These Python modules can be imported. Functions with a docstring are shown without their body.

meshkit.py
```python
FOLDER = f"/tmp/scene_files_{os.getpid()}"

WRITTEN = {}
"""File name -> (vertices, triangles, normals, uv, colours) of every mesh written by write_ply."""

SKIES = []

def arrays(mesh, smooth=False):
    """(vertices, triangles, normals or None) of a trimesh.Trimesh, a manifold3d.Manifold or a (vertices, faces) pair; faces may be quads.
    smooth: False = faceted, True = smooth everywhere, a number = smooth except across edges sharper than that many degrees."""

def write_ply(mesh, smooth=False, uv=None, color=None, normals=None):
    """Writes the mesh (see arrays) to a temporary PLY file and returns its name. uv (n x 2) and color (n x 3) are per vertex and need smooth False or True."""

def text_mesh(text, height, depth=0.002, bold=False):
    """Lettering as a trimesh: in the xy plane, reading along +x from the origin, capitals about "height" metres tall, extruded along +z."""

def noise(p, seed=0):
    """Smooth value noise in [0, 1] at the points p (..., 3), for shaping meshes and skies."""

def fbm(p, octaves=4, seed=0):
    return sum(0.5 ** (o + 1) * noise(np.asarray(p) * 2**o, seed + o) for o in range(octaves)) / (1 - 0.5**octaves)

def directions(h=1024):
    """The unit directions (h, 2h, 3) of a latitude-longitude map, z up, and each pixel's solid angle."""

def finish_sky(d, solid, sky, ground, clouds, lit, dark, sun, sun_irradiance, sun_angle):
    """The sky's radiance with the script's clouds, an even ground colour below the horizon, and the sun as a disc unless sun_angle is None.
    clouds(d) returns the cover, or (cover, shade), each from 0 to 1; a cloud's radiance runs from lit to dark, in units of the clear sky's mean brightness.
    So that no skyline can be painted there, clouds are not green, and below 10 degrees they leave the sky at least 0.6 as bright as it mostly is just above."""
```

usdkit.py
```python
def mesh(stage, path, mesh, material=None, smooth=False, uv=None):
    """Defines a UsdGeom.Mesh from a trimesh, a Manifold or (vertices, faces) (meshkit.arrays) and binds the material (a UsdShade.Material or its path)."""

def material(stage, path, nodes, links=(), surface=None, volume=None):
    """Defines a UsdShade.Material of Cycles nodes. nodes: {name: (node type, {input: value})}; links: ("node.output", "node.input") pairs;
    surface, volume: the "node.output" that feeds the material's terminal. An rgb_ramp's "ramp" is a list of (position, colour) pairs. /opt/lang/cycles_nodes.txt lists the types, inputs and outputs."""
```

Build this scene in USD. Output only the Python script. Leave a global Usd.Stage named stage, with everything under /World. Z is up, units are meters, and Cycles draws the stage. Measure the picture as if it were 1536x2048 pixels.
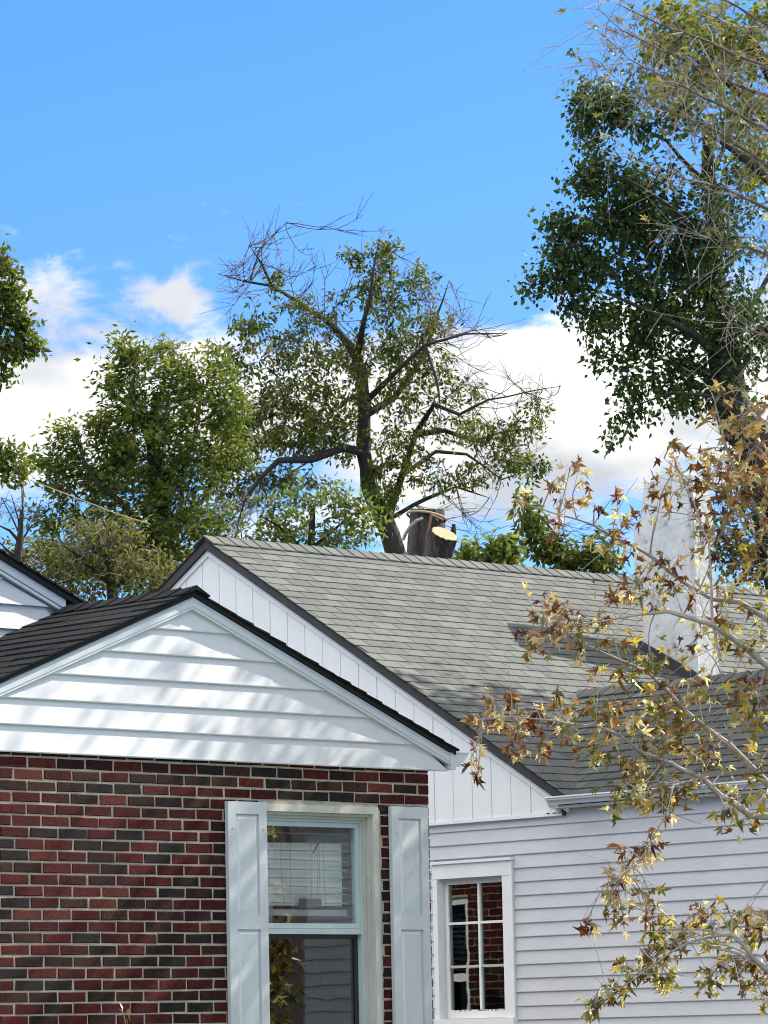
import math, random
import numpy as np
from pxr import Usd, UsdGeom, UsdLux, UsdShade, Gf, Sdf, Vt
import usdkit, meshkit

# ------------------------------------------------------------------ camera, sky, sun, exposure
stage = Usd.Stage.CreateInMemory()
UsdGeom.SetStageUpAxis(stage, 'Z')
UsdGeom.SetStageMetersPerUnit(stage, 1.0)
world = UsdGeom.Xform.Define(stage, '/World')
stage.SetDefaultPrim(world.GetPrim())
F = 7800.0                                    # focal length in pixels of a 1536 x 2048 frame
YAW, PITCH, ROLL = np.radians([43.42, 7.72, -1.19])
C = np.array([0.0, 0.0, 1.6])                 # eye level of a standing photographer
EXPOSURE = 1.15
SUN = np.array([0.718, -0.19, 0.668]); SUN /= np.linalg.norm(SUN)
SUN_I, SKY_S = 1.10, 0.15

_fw = np.array([math.sin(YAW) * math.cos(PITCH), math.cos(YAW) * math.cos(PITCH), math.sin(PITCH)])
_rt = np.array([math.cos(YAW), -math.sin(YAW), 0.0])
_up = np.cross(_rt, _fw)
RT = math.cos(ROLL) * _rt + math.sin(ROLL) * _up
UP = -math.sin(ROLL) * _rt + math.cos(ROLL) * _up
FW = _fw
cam = UsdGeom.Camera.Define(stage, '/World/camera')
m = Gf.Matrix4d(*[float(x) for x in (*RT, 0, *UP, 0, *(-FW), 0, *C, 1)])
cam.AddTransformOp().Set(m)
cam.CreateHorizontalApertureAttr(36.0)
cam.CreateVerticalApertureAttr(48.0)
cam.CreateFocalLengthAttr(36.0 * F / 1536.0)
cam.CreateClippingRangeAttr(Gf.Vec2f(0.5, 3000))
cam.CreateExposureAttr(EXPOSURE)

def W(u, v, d):
    """A point of the place that lies d metres ahead of the camera, in the direction of the photo's pixel (u, v)."""
    return C + d * (RT * (u - 768) / F - UP * (v - 1024) / F + FW)

el, rot = math.asin(SUN[2]), math.atan2(SUN[0], SUN[1])
sky_nodes = {
    'tc': ('texture_coordinate', {}),
    'sep': ('separate_xyz', {}),
    'zc': ('math', {'math_type': 'maximum', 'value2': 0.0}),
    'zl': ('math', {'math_type': 'multiply_add', 'value2': 0.75, 'value3': 0.24}),
    'cmb': ('combine_xyz', {}),
    'nrm': ('vector_math', {'math_type': 'normalize'}),
    'sky': ('sky_texture', {'sky_type': 'single_scattering', 'sun_disc': False, 'sun_elevation': el, 'sun_rotation': rot, 'altitude': 200.0, 'aerosol_density': 0.6, 'ozone_density': 1.5}),
    'tint': ('mix_color', {'blend_type': 'multiply', 'fac': 1.0}),
    'tcol': ('rgb_ramp', {'ramp': [(0.0, (0.62, 0.80, 0.90)), (0.11, (0.46, 0.68, 0.86)), (0.18, (0.33, 0.55, 0.82)), (0.26, (0.25, 0.50, 0.80)), (1.0, (0.25, 0.48, 0.80))]}),
    # clouds: a broken bank low in the sky all the way round, a few wisps above; thick unseen cover added overhead lights the shaded walls
    'map': ('mapping', {'mapping_type': 'point', 'scale': (9.0, 9.0, 21.0), 'location': (3.1, 1.7, 0.3)}),
    'n1': ('noise_texture', {'scale': 1.0, 'detail': 9.0, 'roughness': 0.58, 'distortion': 0.35}),
    'band': ('rgb_ramp', {'ramp': [(0.0, (0.36,) * 3), (0.10, (0.38,) * 3), (0.128, (0.60,) * 3), (0.15, (0.66,) * 3), (0.172, (0.60,) * 3), (0.188, (0.43,) * 3), (0.205, (0.41,) * 3), (0.225, (0.33,) * 3), (0.27, (0.30,) * 3), (0.36, (0.56,) * 3), (0.5, (0.72,) * 3), (1.0, (0.72,) * 3)]}),
    'sum': ('math', {'math_type': 'add'}),
    'cov': ('map_range', {'range_type': 'smoothstep', 'from_min': 0.985, 'from_max': 1.16, 'to_min': 0.0, 'to_max': 1.0, 'clamp': True}),
    'map2': ('mapping', {'mapping_type': 'point', 'scale': (16.0, 16.0, 34.0), 'location': (7.0, 2.0, 5.0)}),
    'n2': ('noise_texture', {'scale': 1.0, 'detail': 5.0, 'roughness': 0.5}),
    'ccol': ('rgb_ramp', {'ramp': [(0.38, (2.9, 3.05, 3.25)), (0.58, (5.6, 5.45, 5.2))]}),
    'ck': ('rgb_ramp', {'ramp': [(0.0, (0.66,) * 3), (0.16, (0.70,) * 3), (0.2, (0.86,) * 3), (0.45, (1.0,) * 3)]}),  # clouds overhead kept brighter than the low bank to fill the shaded walls
    'cm': ('mix_color', {'blend_type': 'multiply', 'fac': 1.0, 'use_clamp': False}),
    'mix': ('mix_color', {'blend_type': 'mix', 'use_clamp': False}),
    'bg': ('background_shader', {'strength': SKY_S}),
}
sky_links = [('tc.generated', 'sep.vector'), ('sep.z', 'zc.value1'), ('zc.value', 'zl.value1'), ('sep.x', 'cmb.x'), ('sep.y', 'cmb.y'), ('zl.value', 'cmb.z'),
             ('cmb.vector', 'nrm.vector1'), ('nrm.vector', 'sky.vector'), ('sky.color', 'tint.a'), ('sep.z', 'tcol.fac'), ('tcol.color', 'tint.b'),
             ('tc.generated', 'map.vector'), ('map.vector', 'n1.vector'), ('sep.z', 'band.fac'), ('n1.fac', 'sum.value1'), ('band.color', 'sum.value2'),
             ('sum.value', 'cov.value'), ('tc.generated', 'map2.vector'), ('map2.vector', 'n2.vector'), ('n2.fac', 'ccol.fac'),
             ('cov.result', 'mix.fac'), ('tint.result', 'mix.a'), ('sep.z', 'ck.fac'), ('ccol.color', 'cm.a'), ('ck.color', 'cm.b'), ('cm.result', 'mix.b'), ('mix.result', 'bg.color')]
sky_nodes |= {'map3': ('mapping', {'mapping_type': 'point', 'scale': (42.0, 42.0, 75.0), 'location': (1.3, 4.1, 0.7)}), 'n3': ('noise_texture', {'scale': 1.0, 'detail': 8.0, 'roughness': 0.62, 'distortion': 0.6}), 'f3': ('math', {'math_type': 'multiply_add', 'value2': 0.46, 'value3': -0.23}), 'fa': ('math', {'math_type': 'add'})}
sky_links += [('tc.generated', 'map3.vector'), ('map3.vector', 'n3.vector'), ('n3.fac', 'f3.value1'), ('sum.value', 'fa.value1'), ('f3.value', 'fa.value2')]
prev = 'fa.value'                      # single clouds standing in the bank and above it
for i, (u, v, rad_, amt) in enumerate(((360, 605, .016, .17), (310, 590, .014, .12), (70, 590, .018, .16), (130, 740, .034, .20), (1190, 720, .036, .14), (1200, 80, .014, .12), (800, 560, .02, -.06), (700, 1090, .02, -.14), (960, 1060, .018, -.10))):
    d_ = W(u, v, 1.0) - C; d_ /= np.linalg.norm(d_)
    sky_nodes |= {f'cv{i}': ('vector_math', {'math_type': 'subtract', 'vector2': tuple(d_)}), f'cs{i}': ('vector_math', {'math_type': 'multiply', 'vector2': (1.0, 1.0, 1.7)}), f'cl{i}': ('vector_math', {'math_type': 'length'}),
                  f'cr{i}': ('map_range', {'range_type': 'smoothstep', 'from_min': 0.0, 'from_max': rad_, 'to_min': amt, 'to_max': 0.0, 'clamp': True}), f'ca{i}': ('math', {'math_type': 'add'})}
    sky_links += [('tc.generated', f'cv{i}.vector1'), (f'cv{i}.vector', f'cs{i}.vector1'), (f'cs{i}.vector', f'cl{i}.vector1'), (f'cl{i}.value', f'cr{i}.value'), (prev, f'ca{i}.value1'), (f'cr{i}.result', f'ca{i}.value2')]
    prev = f'ca{i}.value'
sky_links = [(prev, b) if b == 'cov.value' else (a, b) for a, b in sky_links]
sky_mat = usdkit.material(stage, '/World/Looks/sky', sky_nodes, sky_links, surface='bg.background')
dome = UsdLux.DomeLight.Define(stage, '/World/sky')
dome.CreateIntensityAttr(1.0)
UsdShade.MaterialBindingAPI.Apply(dome.GetPrim()).Bind(sky_mat)
dome.GetPrim().SetCustomDataByKey('kind', 'structure')
sun = UsdLux.DistantLight.Define(stage, '/World/sun')
sun.CreateIntensityAttr(SUN_I)
sun.CreateAngleAttr(0.5)
sun.CreateColorAttr(Gf.Vec3f(1.0, 0.94, 0.84))
sun.CreateNormalizeAttr(True)
_x = np.cross([0, 0, 1.0], SUN); _x /= np.linalg.norm(_x)
_y = np.cross(SUN, _x)
sun.AddTransformOp().Set(Gf.Matrix4d(*[float(x) for x in (*_x, 0, *_y, 0, *SUN, 0, 0, 0, 0, 1)]))

# ------------------------------------------------------------------ helpers
rng = np.random.default_rng(11)
_names = {}

def numbered(parent, name):
    k = _names.get((parent, name), 0)
    _names[(parent, name)] = k + 1
    return name if k == 0 else f'{name}_{k:03d}'

def tag(p, label=None, cat=None, group=None, kind=None):
    for key, x in (('label', label), ('category', cat), ('group', group), ('kind', kind)):
        if x:
            p.SetCustomDataByKey(key, x)
    return p

def thing(name, label, cat, loc=(0, 0, 0), group=None):
    x = UsdGeom.Xform.Define(stage, '/World/' + numbered('/World', name))
    x.AddTranslateOp().Set(Gf.Vec3d(*map(float, loc)))
    p = x.GetPrim()
    tag(p, label, cat, group)
    p.SetCustomDataByKey('at', Gf.Vec3d(*map(float, loc)))
    OFF[str(p.GetPath())] = np.array(loc, float)
    return p

OFF = {}

class MB:
    """Collects shapes, in world coordinates, that become one mesh."""
    def __init__(self):
        self.v, self.f, self.n, self.c = [], [], 0, []
    def add(self, v, f, col=None):
        v = np.asarray(v, float); f = np.asarray(f, int)
        if f.shape[1] == 4:
            f = np.vstack([f[:, [0, 1, 2]], f[:, [0, 2, 3]]])
        self.v.append(v); self.f.append(f + self.n); self.n += len(v)
        if col is not None:
            self.c.append(np.broadcast_to(col, (len(v), 3)))
        return self
    def hexa(self, p):
        """p: 8 points, bottom four then top four, both counter-clockwise seen from above."""
        return self.add(p, [[0, 3, 2, 1], [4, 5, 6, 7], [0, 1, 5, 4], [1, 2, 6, 5], [2, 3, 7, 6], [3, 0, 4, 7]])
    def box(self, x0, x1, y0, y1, z0, z1):
        return self.hexa([(x0, y0, z0), (x1, y0, z0), (x1, y1, z0), (x0, y1, z0), (x0, y0, z1), (x1, y0, z1), (x1, y1, z1), (x0, y1, z1)])
    def prism(self, poly, fn, a, b):
        """Convex polygon of 2-D points swept from a to b; fn(p, q, t) gives the 3-D point."""
        n = len(poly)
        v = [fn(p, q, a) for p, q in poly] + [fn(p, q, b) for p, q in poly]
        f = [(i, (i + 1) % n, n + (i + 1) % n) for i in range(n)] + [(i, n + (i + 1) % n, n + i) for i in range(n)]
        f += [(0, i + 1, i) for i in range(1, n - 1)] + [(n, n + i, n + i + 1) for i in range(1, n - 1)]
        return self.add(v, f)
    def tube(self, pts, rad, n=5, col=None, cap=True):
        pts = np.asarray(pts, float); k = len(pts)
        rad = np.broadcast_to(rad, (k,))
        t = np.gradient(pts, axis=0); t /= np.maximum(np.linalg.norm(t, axis=1, keepdims=True), 1e-9)
        ref = np.array([0.31, 0.17, 0.93]) if abs(t[0] @ [0.31, 0.17, 0.93]) < 0.9 else np.array([0.95, 0.1, -0.3])
        u = np.cross(t, ref); u /= np.linalg.norm(u, axis=1, keepdims=True)
        w = np.cross(t, u)
        a = np.arange(n) / n * 2 * math.pi
        ring = pts[:, None] + rad[:, None, None] * (np.cos(a)[None, :, None] * u[:, None] + np.sin(a)[None, :, None] * w[:, None])
        i, j = np.meshgrid(np.arange(k - 1), np.arange(n), indexing='ij')
        p = i * n + j; q = i * n + (j + 1) % n
        f = np.stack([p, q, q + n, p + n], -1).reshape(-1, 4)
        v = ring.reshape(-1, 3)
        f = np.vstack([f[:, [0, 1, 2]], f[:, [0, 2, 3]]])
        if cap:
            v = np.vstack([v, pts[:1], pts[-1:]])
            jj = np.arange(n)
            f = np.vstack([f, np.stack([np.full(n, k * n), (jj + 1) % n, jj], 1), np.stack([np.full(n, k * n + 1), (k - 1) * n + jj, (k - 1) * n + (jj + 1) % n], 1)])
        return self.add(v, f, col)
    def build(self, name, mat, parent=None, smooth=False, kind=None, label=None):
        base = str(parent.GetPath()) if parent else '/World'
        path = base + '/' + numbered(base, name)
        root = '/'.join(base.split('/')[:3])
        v = np.vstack(self.v) - OFF.get(root, 0)
        f = np.vstack(self.f)
        if self.c:
            smooth = False if smooth is not True else True
        g = usdkit.mesh(stage, path, (v, f), M[mat], smooth=smooth)
        if self.c:
            c = np.vstack(self.c).astype(np.float32)
            UsdGeom.PrimvarsAPI(g).CreatePrimvar('tone', Sdf.ValueTypeNames.Color3fArray, 'vertex').Set(Vt.Vec3fArray.FromNumpy(c))
        tag(g.GetPrim(), label, kind=kind)
        return g.GetPrim()

# ------------------------------------------------------------------ materials
M = {}

def mat(name, col, rough=0.6, var=0.12, scale=6.0, bump=0.0, bscale=60.0, spec=0.5, detail=4.0, dirt=None, dscale=2.0, dlo=0.55, dhi=0.7, stretch=(1, 1, 1)):
    """Paint, brick, wood and the like: the base colour with low-contrast variation, optional stains and fine relief."""
    lo = tuple(max(0.0, c * (1 - var)) for c in col); hi = tuple(min(0.95, c * (1 + var)) for c in col)
    nodes = {'g': ('geometry', {}), 'mp': ('mapping', {'mapping_type': 'point', 'scale': stretch}), 'n': ('noise_texture', {'scale': scale, 'detail': detail, 'roughness': 0.6}),
             'r': ('rgb_ramp', {'ramp': [(0.3, lo), (0.7, hi)]}), 'p': ('principled_bsdf', {'roughness': rough, 'specular_ior_level': spec})}
    links = [('g.position', 'mp.vector'), ('mp.vector', 'n.vector'), ('n.fac', 'r.fac')]
    out = 'r.color'
    if dirt is not None:
        nodes |= {'n2': ('noise_texture', {'scale': dscale, 'detail': 8.0, 'roughness': 0.7}), 'dr': ('rgb_ramp', {'ramp': [(dlo, (0, 0, 0)), (dhi, (1, 1, 1))]}), 'dm': ('mix_color', {'blend_type': 'mix', 'b': dirt})}
        links += [('mp.vector', 'n2.vector'), ('n2.fac', 'dr.fac'), ('dr.color', 'dm.fac'), (out, 'dm.a')]
        out = 'dm.result'
    links.append((out, 'p.base_color'))
    if bump:
        nodes |= {'n3': ('noise_texture', {'scale': bscale, 'detail': 4.0}), 'b': ('bump', {'strength': 0.7, 'distance': bump})}
        links += [('mp.vector', 'n3.vector'), ('n3.fac', 'b.height'), ('b.normal', 'p.normal')]
    M[name] = usdkit.material(stage, '/World/Looks/' + name, nodes, links, surface='p.BSDF')

def leaf_mat(name, rough=0.45, trans=0.4, gain=1.5, spec=0.4):
    nodes = {'a': ('attribute', {'attribute': 'tone'}), 'p': ('principled_bsdf', {'roughness': rough, 'specular_ior_level': spec}), 'k': ('mix_color', {'blend_type': 'multiply', 'fac': 1.0, 'b': (gain, gain * 1.05, gain * 0.6), 'use_clamp': False}),
             't': ('translucent_bsdf', {}), 'm': ('mix_closure', {'fac': trans})}
    links = [('a.color', 'p.base_color'), ('a.color', 'k.a'), ('k.result', 't.color'), ('p.BSDF', 'm.closure1'), ('t.BSDF', 'm.closure2')]
    M[name] = usdkit.material(stage, '/World/Looks/' + name, nodes, links, surface='m.closure')

BRICKS = ['brick_red', 'brick_deep_red', 'brick_dark', 'brick_blue_black', 'brick_brown', 'brick_rust']
for nm, c in zip(BRICKS, [(0.066, 0.0095, 0.0085), (0.048, 0.0065, 0.007), (0.024, 0.009, 0.0085), (0.017, 0.0115, 0.0115), (0.040, 0.016, 0.011), (0.085, 0.019, 0.014)]):
    mat(nm, c, rough=0.8, var=0.4, scale=40, bump=0.007, bscale=120, spec=0.15, dirt=tuple(x * 0.45 for x in c), dscale=9)
mat('mortar', (0.40, 0.36, 0.275), rough=0.9, var=0.2, scale=25, bump=0.004, bscale=180, dirt=(0.36, 0.31, 0.23), dscale=6)
mat('white_siding', (0.68, 0.685, 0.70), rough=0.42, var=0.04, scale=3, bump=0.0006, bscale=90, spec=0.4, dirt=(0.60, 0.60, 0.60), dscale=1.8, stretch=(1, 1, 4))
mat('lilac_siding', (0.66, 0.66, 0.675), rough=0.5, var=0.05, scale=2.5, bump=0.0006, bscale=90, spec=0.35, dirt=(0.59, 0.585, 0.595), dscale=1.4, stretch=(1, 1, 3))
mat('white_paint', (0.86, 0.865, 0.84), rough=0.5, var=0.03, scale=4, bump=0.0006, bscale=50, spec=0.35, dirt=(0.79, 0.79, 0.755), dscale=2.5, dlo=0.58, dhi=0.8, stretch=(1, 1, 0.35))
mat('trim_paint', (0.62, 0.65, 0.68), rough=0.45, var=0.05, scale=5, spec=0.4, dirt=(0.46, 0.47, 0.47), dscale=5, dlo=0.58, dhi=0.78)
mat('old_white_paint', (0.52, 0.51, 0.46), rough=0.6, var=0.12, scale=9, bump=0.002, bscale=60, dirt=(0.30, 0.28, 0.23), dscale=12, dlo=0.55, dhi=0.75, stretch=(1, 1, 0.25))
mat('shutter_paint', (0.56, 0.59, 0.60), rough=0.5, var=0.05, scale=4, bump=0.0006, bscale=120, spec=0.35, dirt=(0.49, 0.51, 0.51), dscale=5, stretch=(1, 1, 0.4))
mat('sash_metal', (0.50, 0.58, 0.58), rough=0.35, var=0.05, scale=6, spec=0.5)
mat('blind_slat', (0.30, 0.31, 0.30), rough=0.6, var=0.08, scale=8)
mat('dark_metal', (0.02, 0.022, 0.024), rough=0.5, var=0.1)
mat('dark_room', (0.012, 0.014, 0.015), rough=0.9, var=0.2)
mat('gutter_metal', (0.66, 0.67, 0.68), rough=0.4, var=0.05, scale=3, dirt=(0.52, 0.51, 0.49), dscale=4)
mat('barge_brown', (0.036, 0.032, 0.028), rough=0.6, var=0.2, scale=10, dirt=(0.075, 0.068, 0.06), dscale=7)
for i, c in enumerate([(0.122, 0.129, 0.122), (0.106, 0.113, 0.109), (0.138, 0.142, 0.131), (0.114, 0.120, 0.116)]):
    mat(f'grey_shingle_{"abcd"[i]}', c, rough=0.93, var=0.28, scale=160, bump=0.003, bscale=260, spec=0.2, detail=3, dirt=tuple(x * 0.72 for x in c), dscale=3.5, dlo=0.5, dhi=0.75)
for i, c in enumerate([(0.0095, 0.0105, 0.0130), (0.0130, 0.0140, 0.0165), (0.0075, 0.0085, 0.0110)]):
    mat(f'black_shingle_{"abc"[i]}', c, rough=0.93, var=0.35, scale=160, bump=0.003, bscale=260, spec=0.12, detail=3, dirt=tuple(x * 1.7 for x in c), dscale=14, dlo=0.55, dhi=0.8)
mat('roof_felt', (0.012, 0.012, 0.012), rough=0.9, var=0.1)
mat('chimney_render', (0.60, 0.60, 0.585), rough=0.85, var=0.16, scale=6, bump=0.012, bscale=18, dirt=(0.13, 0.12, 0.115), dscale=7.5, dlo=0.585, dhi=0.68)
mat('flashing', (0.03, 0.034, 0.037), rough=0.5, var=0.2)
mat('grass', (0.07, 0.095, 0.03), rough=0.9, var=0.4, scale=3)
mat('concrete', (0.38, 0.37, 0.34), rough=0.9, var=0.15, scale=3)
mat('bark_dark', (0.028, 0.023, 0.019), rough=0.9, var=0.5, scale=25, bump=0.02, bscale=40, stretch=(1, 1, 0.25))
mat('bark_stump', (0.085, 0.073, 0.064), rough=0.92, var=0.5, scale=22, bump=0.03, bscale=26, dirt=(0.022, 0.018, 0.015), dscale=16, dlo=0.46, dhi=0.6, stretch=(1, 1, 0.12))
mat('bark_grey', (0.32, 0.285, 0.255), rough=0.85, var=0.3, scale=30, bump=0.004, bscale=80)
mat('twig_brown', (0.11, 0.085, 0.07), rough=0.85, var=0.35, scale=20)
mat('twig_tan', (0.27, 0.225, 0.175), rough=0.8, var=0.35, scale=14)
mat('fresh_wood', (0.33, 0.27, 0.155), rough=0.85, var=0.16, scale=34, dirt=(0.24, 0.18, 0.09), dscale=14)
mat('rope_red', (0.26, 0.12, 0.09), rough=0.9, var=0.3, scale=90)
mat('rope_tan', (0.36, 0.29, 0.19), rough=0.9, var=0.2, scale=90)
mat('vent_grey', (0.20, 0.20, 0.205), rough=0.7, var=0.1)
leaf_mat('leaf_green', trans=0.38, gain=1.6, rough=0.58, spec=0.22)
leaf_mat('leaf_dark', trans=0.32, gain=1.6, rough=0.5)
leaf_mat('leaf_autumn', trans=0.38, gain=1.8, rough=0.36, spec=0.6)
# panes: clear, mirror more at a slant; old glass is a little wavy
def pane_mat(name, wave, tint, r0):
    nodes = {'g': ('geometry', {}), 'n': ('noise_texture', {'scale': 5.0, 'detail': 1.0}), 'b': ('bump', {'strength': 1.0, 'distance': wave}), 'lw': ('layer_weight', {'blend': 0.5}),
             'pw': ('math', {'math_type': 'power', 'value2': 4.0}), 'ma': ('math', {'math_type': 'multiply_add', 'value2': 1 - r0, 'value3': r0, 'use_clamp': True}),
             't': ('transparent_bsdf', {'color': tint}), 's': ('glossy_bsdf', {'roughness': 0.012, 'color': (0.95, 0.97, 0.97)}), 'm': ('mix_closure', {})}
    M[name] = usdkit.material(stage, '/World/Looks/' + name, nodes, [('g.position', 'n.vector'), ('n.fac', 'b.height'), ('b.normal', 's.normal'), ('lw.facing', 'pw.value1'), ('pw.value', 'ma.value1'), ('ma.value', 'm.fac'), ('t.BSDF', 'm.closure1'), ('s.BSDF', 'm.closure2')], surface='m.closure')
pane_mat('pane', 0.0003, (0.92, 0.95, 0.94), 0.16)
pane_mat('pane_screened', 0.0003, (0.35, 0.38, 0.38), 0.10)
pane_mat('pane_dull', 0.0, (0.5, 0.5, 0.5), 0.015)
pane_mat('pane_old', 0.00025, (0.80, 0.82, 0.80), 0.08)

# ------------------------------------------------------------------ ground
g = MB().add([(-400, -300, 0), (500, -300, 0), (500, 700, 0), (-400, 700, 0)], [[0, 1, 2, 3]]).build('ground', 'grass', kind='structure')
g = MB().box(16.4, 19.7, -6, 26, -0.05, 0.012).build('driveway', 'concrete', kind='structure')

# ================================================================== BRICK HOUSE
YF, XB = 16.695, 16.118
XR, S1 = 14.30, 0.405                      # wing ridge and roof pitch
YFA = YF - 0.039                           # rake board face
XRA, ZRA = 14.262, 4.106                   # apex of the rake board's top edge on its own plane
bh = thing('brick_house', 'red brick house with black shingle roof and white gable siding', 'house', (14.3, 19.5, 0))
WX0, WX1, WZ0, WZ1 = 14.770, 15.700, 1.02, 2.958    # window opening

wall = MB()
for x0, x1, z0, z1 in ((12.2, WX0, 0, 3.2), (WX1, XB - 0.006, 0, 3.2), (WX0, WX1, 0, WZ0), (WX0, WX1, WZ1, 3.2)):
    wall.box(x0, x1, YF + 0.0045, YF + 0.16, z0, z1)
front_wall = wall.build('front_wall', 'mortar', bh)

def brick_mesh(x0, x1, z0, z1, y, d=0.02):
    """A face brick in the XZ plane at y, slightly uneven, with a worn edge."""
    j = lambda: rng.uniform(-0.0022, 0.0022)
    c = 0.003 + rng.uniform(0, 0.002); yy = y + rng.uniform(-0.002, 0.0015)
    q = [(x0 + j(), z0 + j()), (x1 + j(), z0 + j()), (x1 + j(), z1 + j()), (x0 + j(), z1 + j())]
    inn = [(q[0][0] + c, q[0][1] + c), (q[1][0] - c, q[1][1] + c), (q[2][0] - c, q[2][1] - c), (q[3][0] + c, q[3][1] - c)]
    v = [(x, yy, z) for x, z in inn] + [(x, yy + c, z) for x, z in q] + [(x, y + d, z) for x, z in q]
    f = [[0, 1, 2, 3]] + [[4 + i, 4 + (i + 1) % 4, (i + 1) % 4, i] for i in range(4)] + [[8 + i, 8 + (i + 1) % 4, 4 + (i + 1) % 4, 4 + i] for i in range(4)]
    return v, f

H, L = 0.06325, 0.2015
prob = [0.25, 0.22, 0.24, 0.13, 0.10, 0.06]
far = MB()
bricks = []
for r in range(-1, 49):
    zt = 3.1045 + 0.0 - r * H - 0.0 + H        # top joint of course r (course 0 is the first full one)
    z1, z0 = zt - 0.0053, zt - H + 0.0053
    off = 13.101 + (0.0 if r % 2 == 0 else 0.1) + rng.uniform(-0.012, 0.012)
    k0 = math.floor((12.2 - off) / L)
    for k in range(k0, 30):
        x0, x1 = off + k * L + 0.0055 + rng.uniform(-0.002, 0.002), off + (k + 1) * L - 0.0055 + rng.uniform(-0.002, 0.002)
        if x0 > XB - 0.02:
            break
        x0, x1 = max(x0, 12.2), min(x1, XB) if x1 < XB + 0.03 else XB
        if x1 > XB - 0.045 and x1 < XB:
            x1 = XB
        spans = [(x0, x1)]
        if z0 < WZ1 - 0.01 and z1 > WZ0 + 0.01:
            spans = [(a, b) for a, b in ((x0, min(x1, WX0 - 0.004)), (max(x0, WX1 + 0.004), x1)) if b - a > 0.03]
        for a, b in spans:
            if b - a > 0.02:
                bricks.append((a, b, z0, z1, z0 > 1.62 and b > 12.8))
seen = 0
loose = {n: MB() for n in BRICKS}
for a, b, z0, z1, vis in bricks:
    n = BRICKS[rng.choice(6, p=prob)]
    v, f = brick_mesh(a, b, z0, z1, YF)
    if vis and seen < 300:
        MB().add(v, f).build('brick', n, front_wall); seen += 1
    else:
        loose[n].add(v, f)
for n, mb in loose.items():
    mb.build('brick_field', n, front_wall, kind='stuff')
# side wall, seen only in the neighbour's window
SWY0, SWY1 = YF, 27.0
sw = MB()
SO = (24.42, 25.40, 1.30, 2.83)
for y0, y1, z0, z1 in ((YF + 0.007, SO[0], 0, 3.25), (SO[1], SWY1, 0, 3.25), (SO[0], SO[1], 0, SO[2]), (SO[0], SO[1], SO[3], 3.25)):
    sw.box(XB - 0.16, XB - 0.0075, max(y0, YF + 0.161), y1, z0, z1)
side_wall = sw.build('side_wall', 'mortar', bh)
sl = {n: MB() for n in BRICKS}
for r in range(0, 50):
    z1 = 3.162 - r * H; z0 = z1 - H + 0.011
    y = YF + (0.012 if r % 2 else 0.112)
    if r % 2 == 0:
        spans = [(YF + 0.001, YF + 0.10)]
    else:
        spans = []
    while y < SWY1:
        spans.append((y, y + L - 0.011)); y += L
    for a, b in spans:
        if z0 < SO[3] and z1 > SO[2]:
            if a < SO[0] < b: b = SO[0]
            if a < SO[1] < b: a = SO[1]
            if a >= SO[0] and b <= SO[1]: continue
        if b - a > 0.02 and z0 > 0:
            n = BRICKS[rng.choice(6, p=prob)]
            sl[n].box(XB - 0.019, XB + 0.0005 + rng.uniform(-0.002, 0.001), a + (0.021 if a < YF + 0.005 else 0), b, z0, z1)
for n, mb in sl.items():
    mb.build('brick_field', n, side_wall, kind='stuff')
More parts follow.
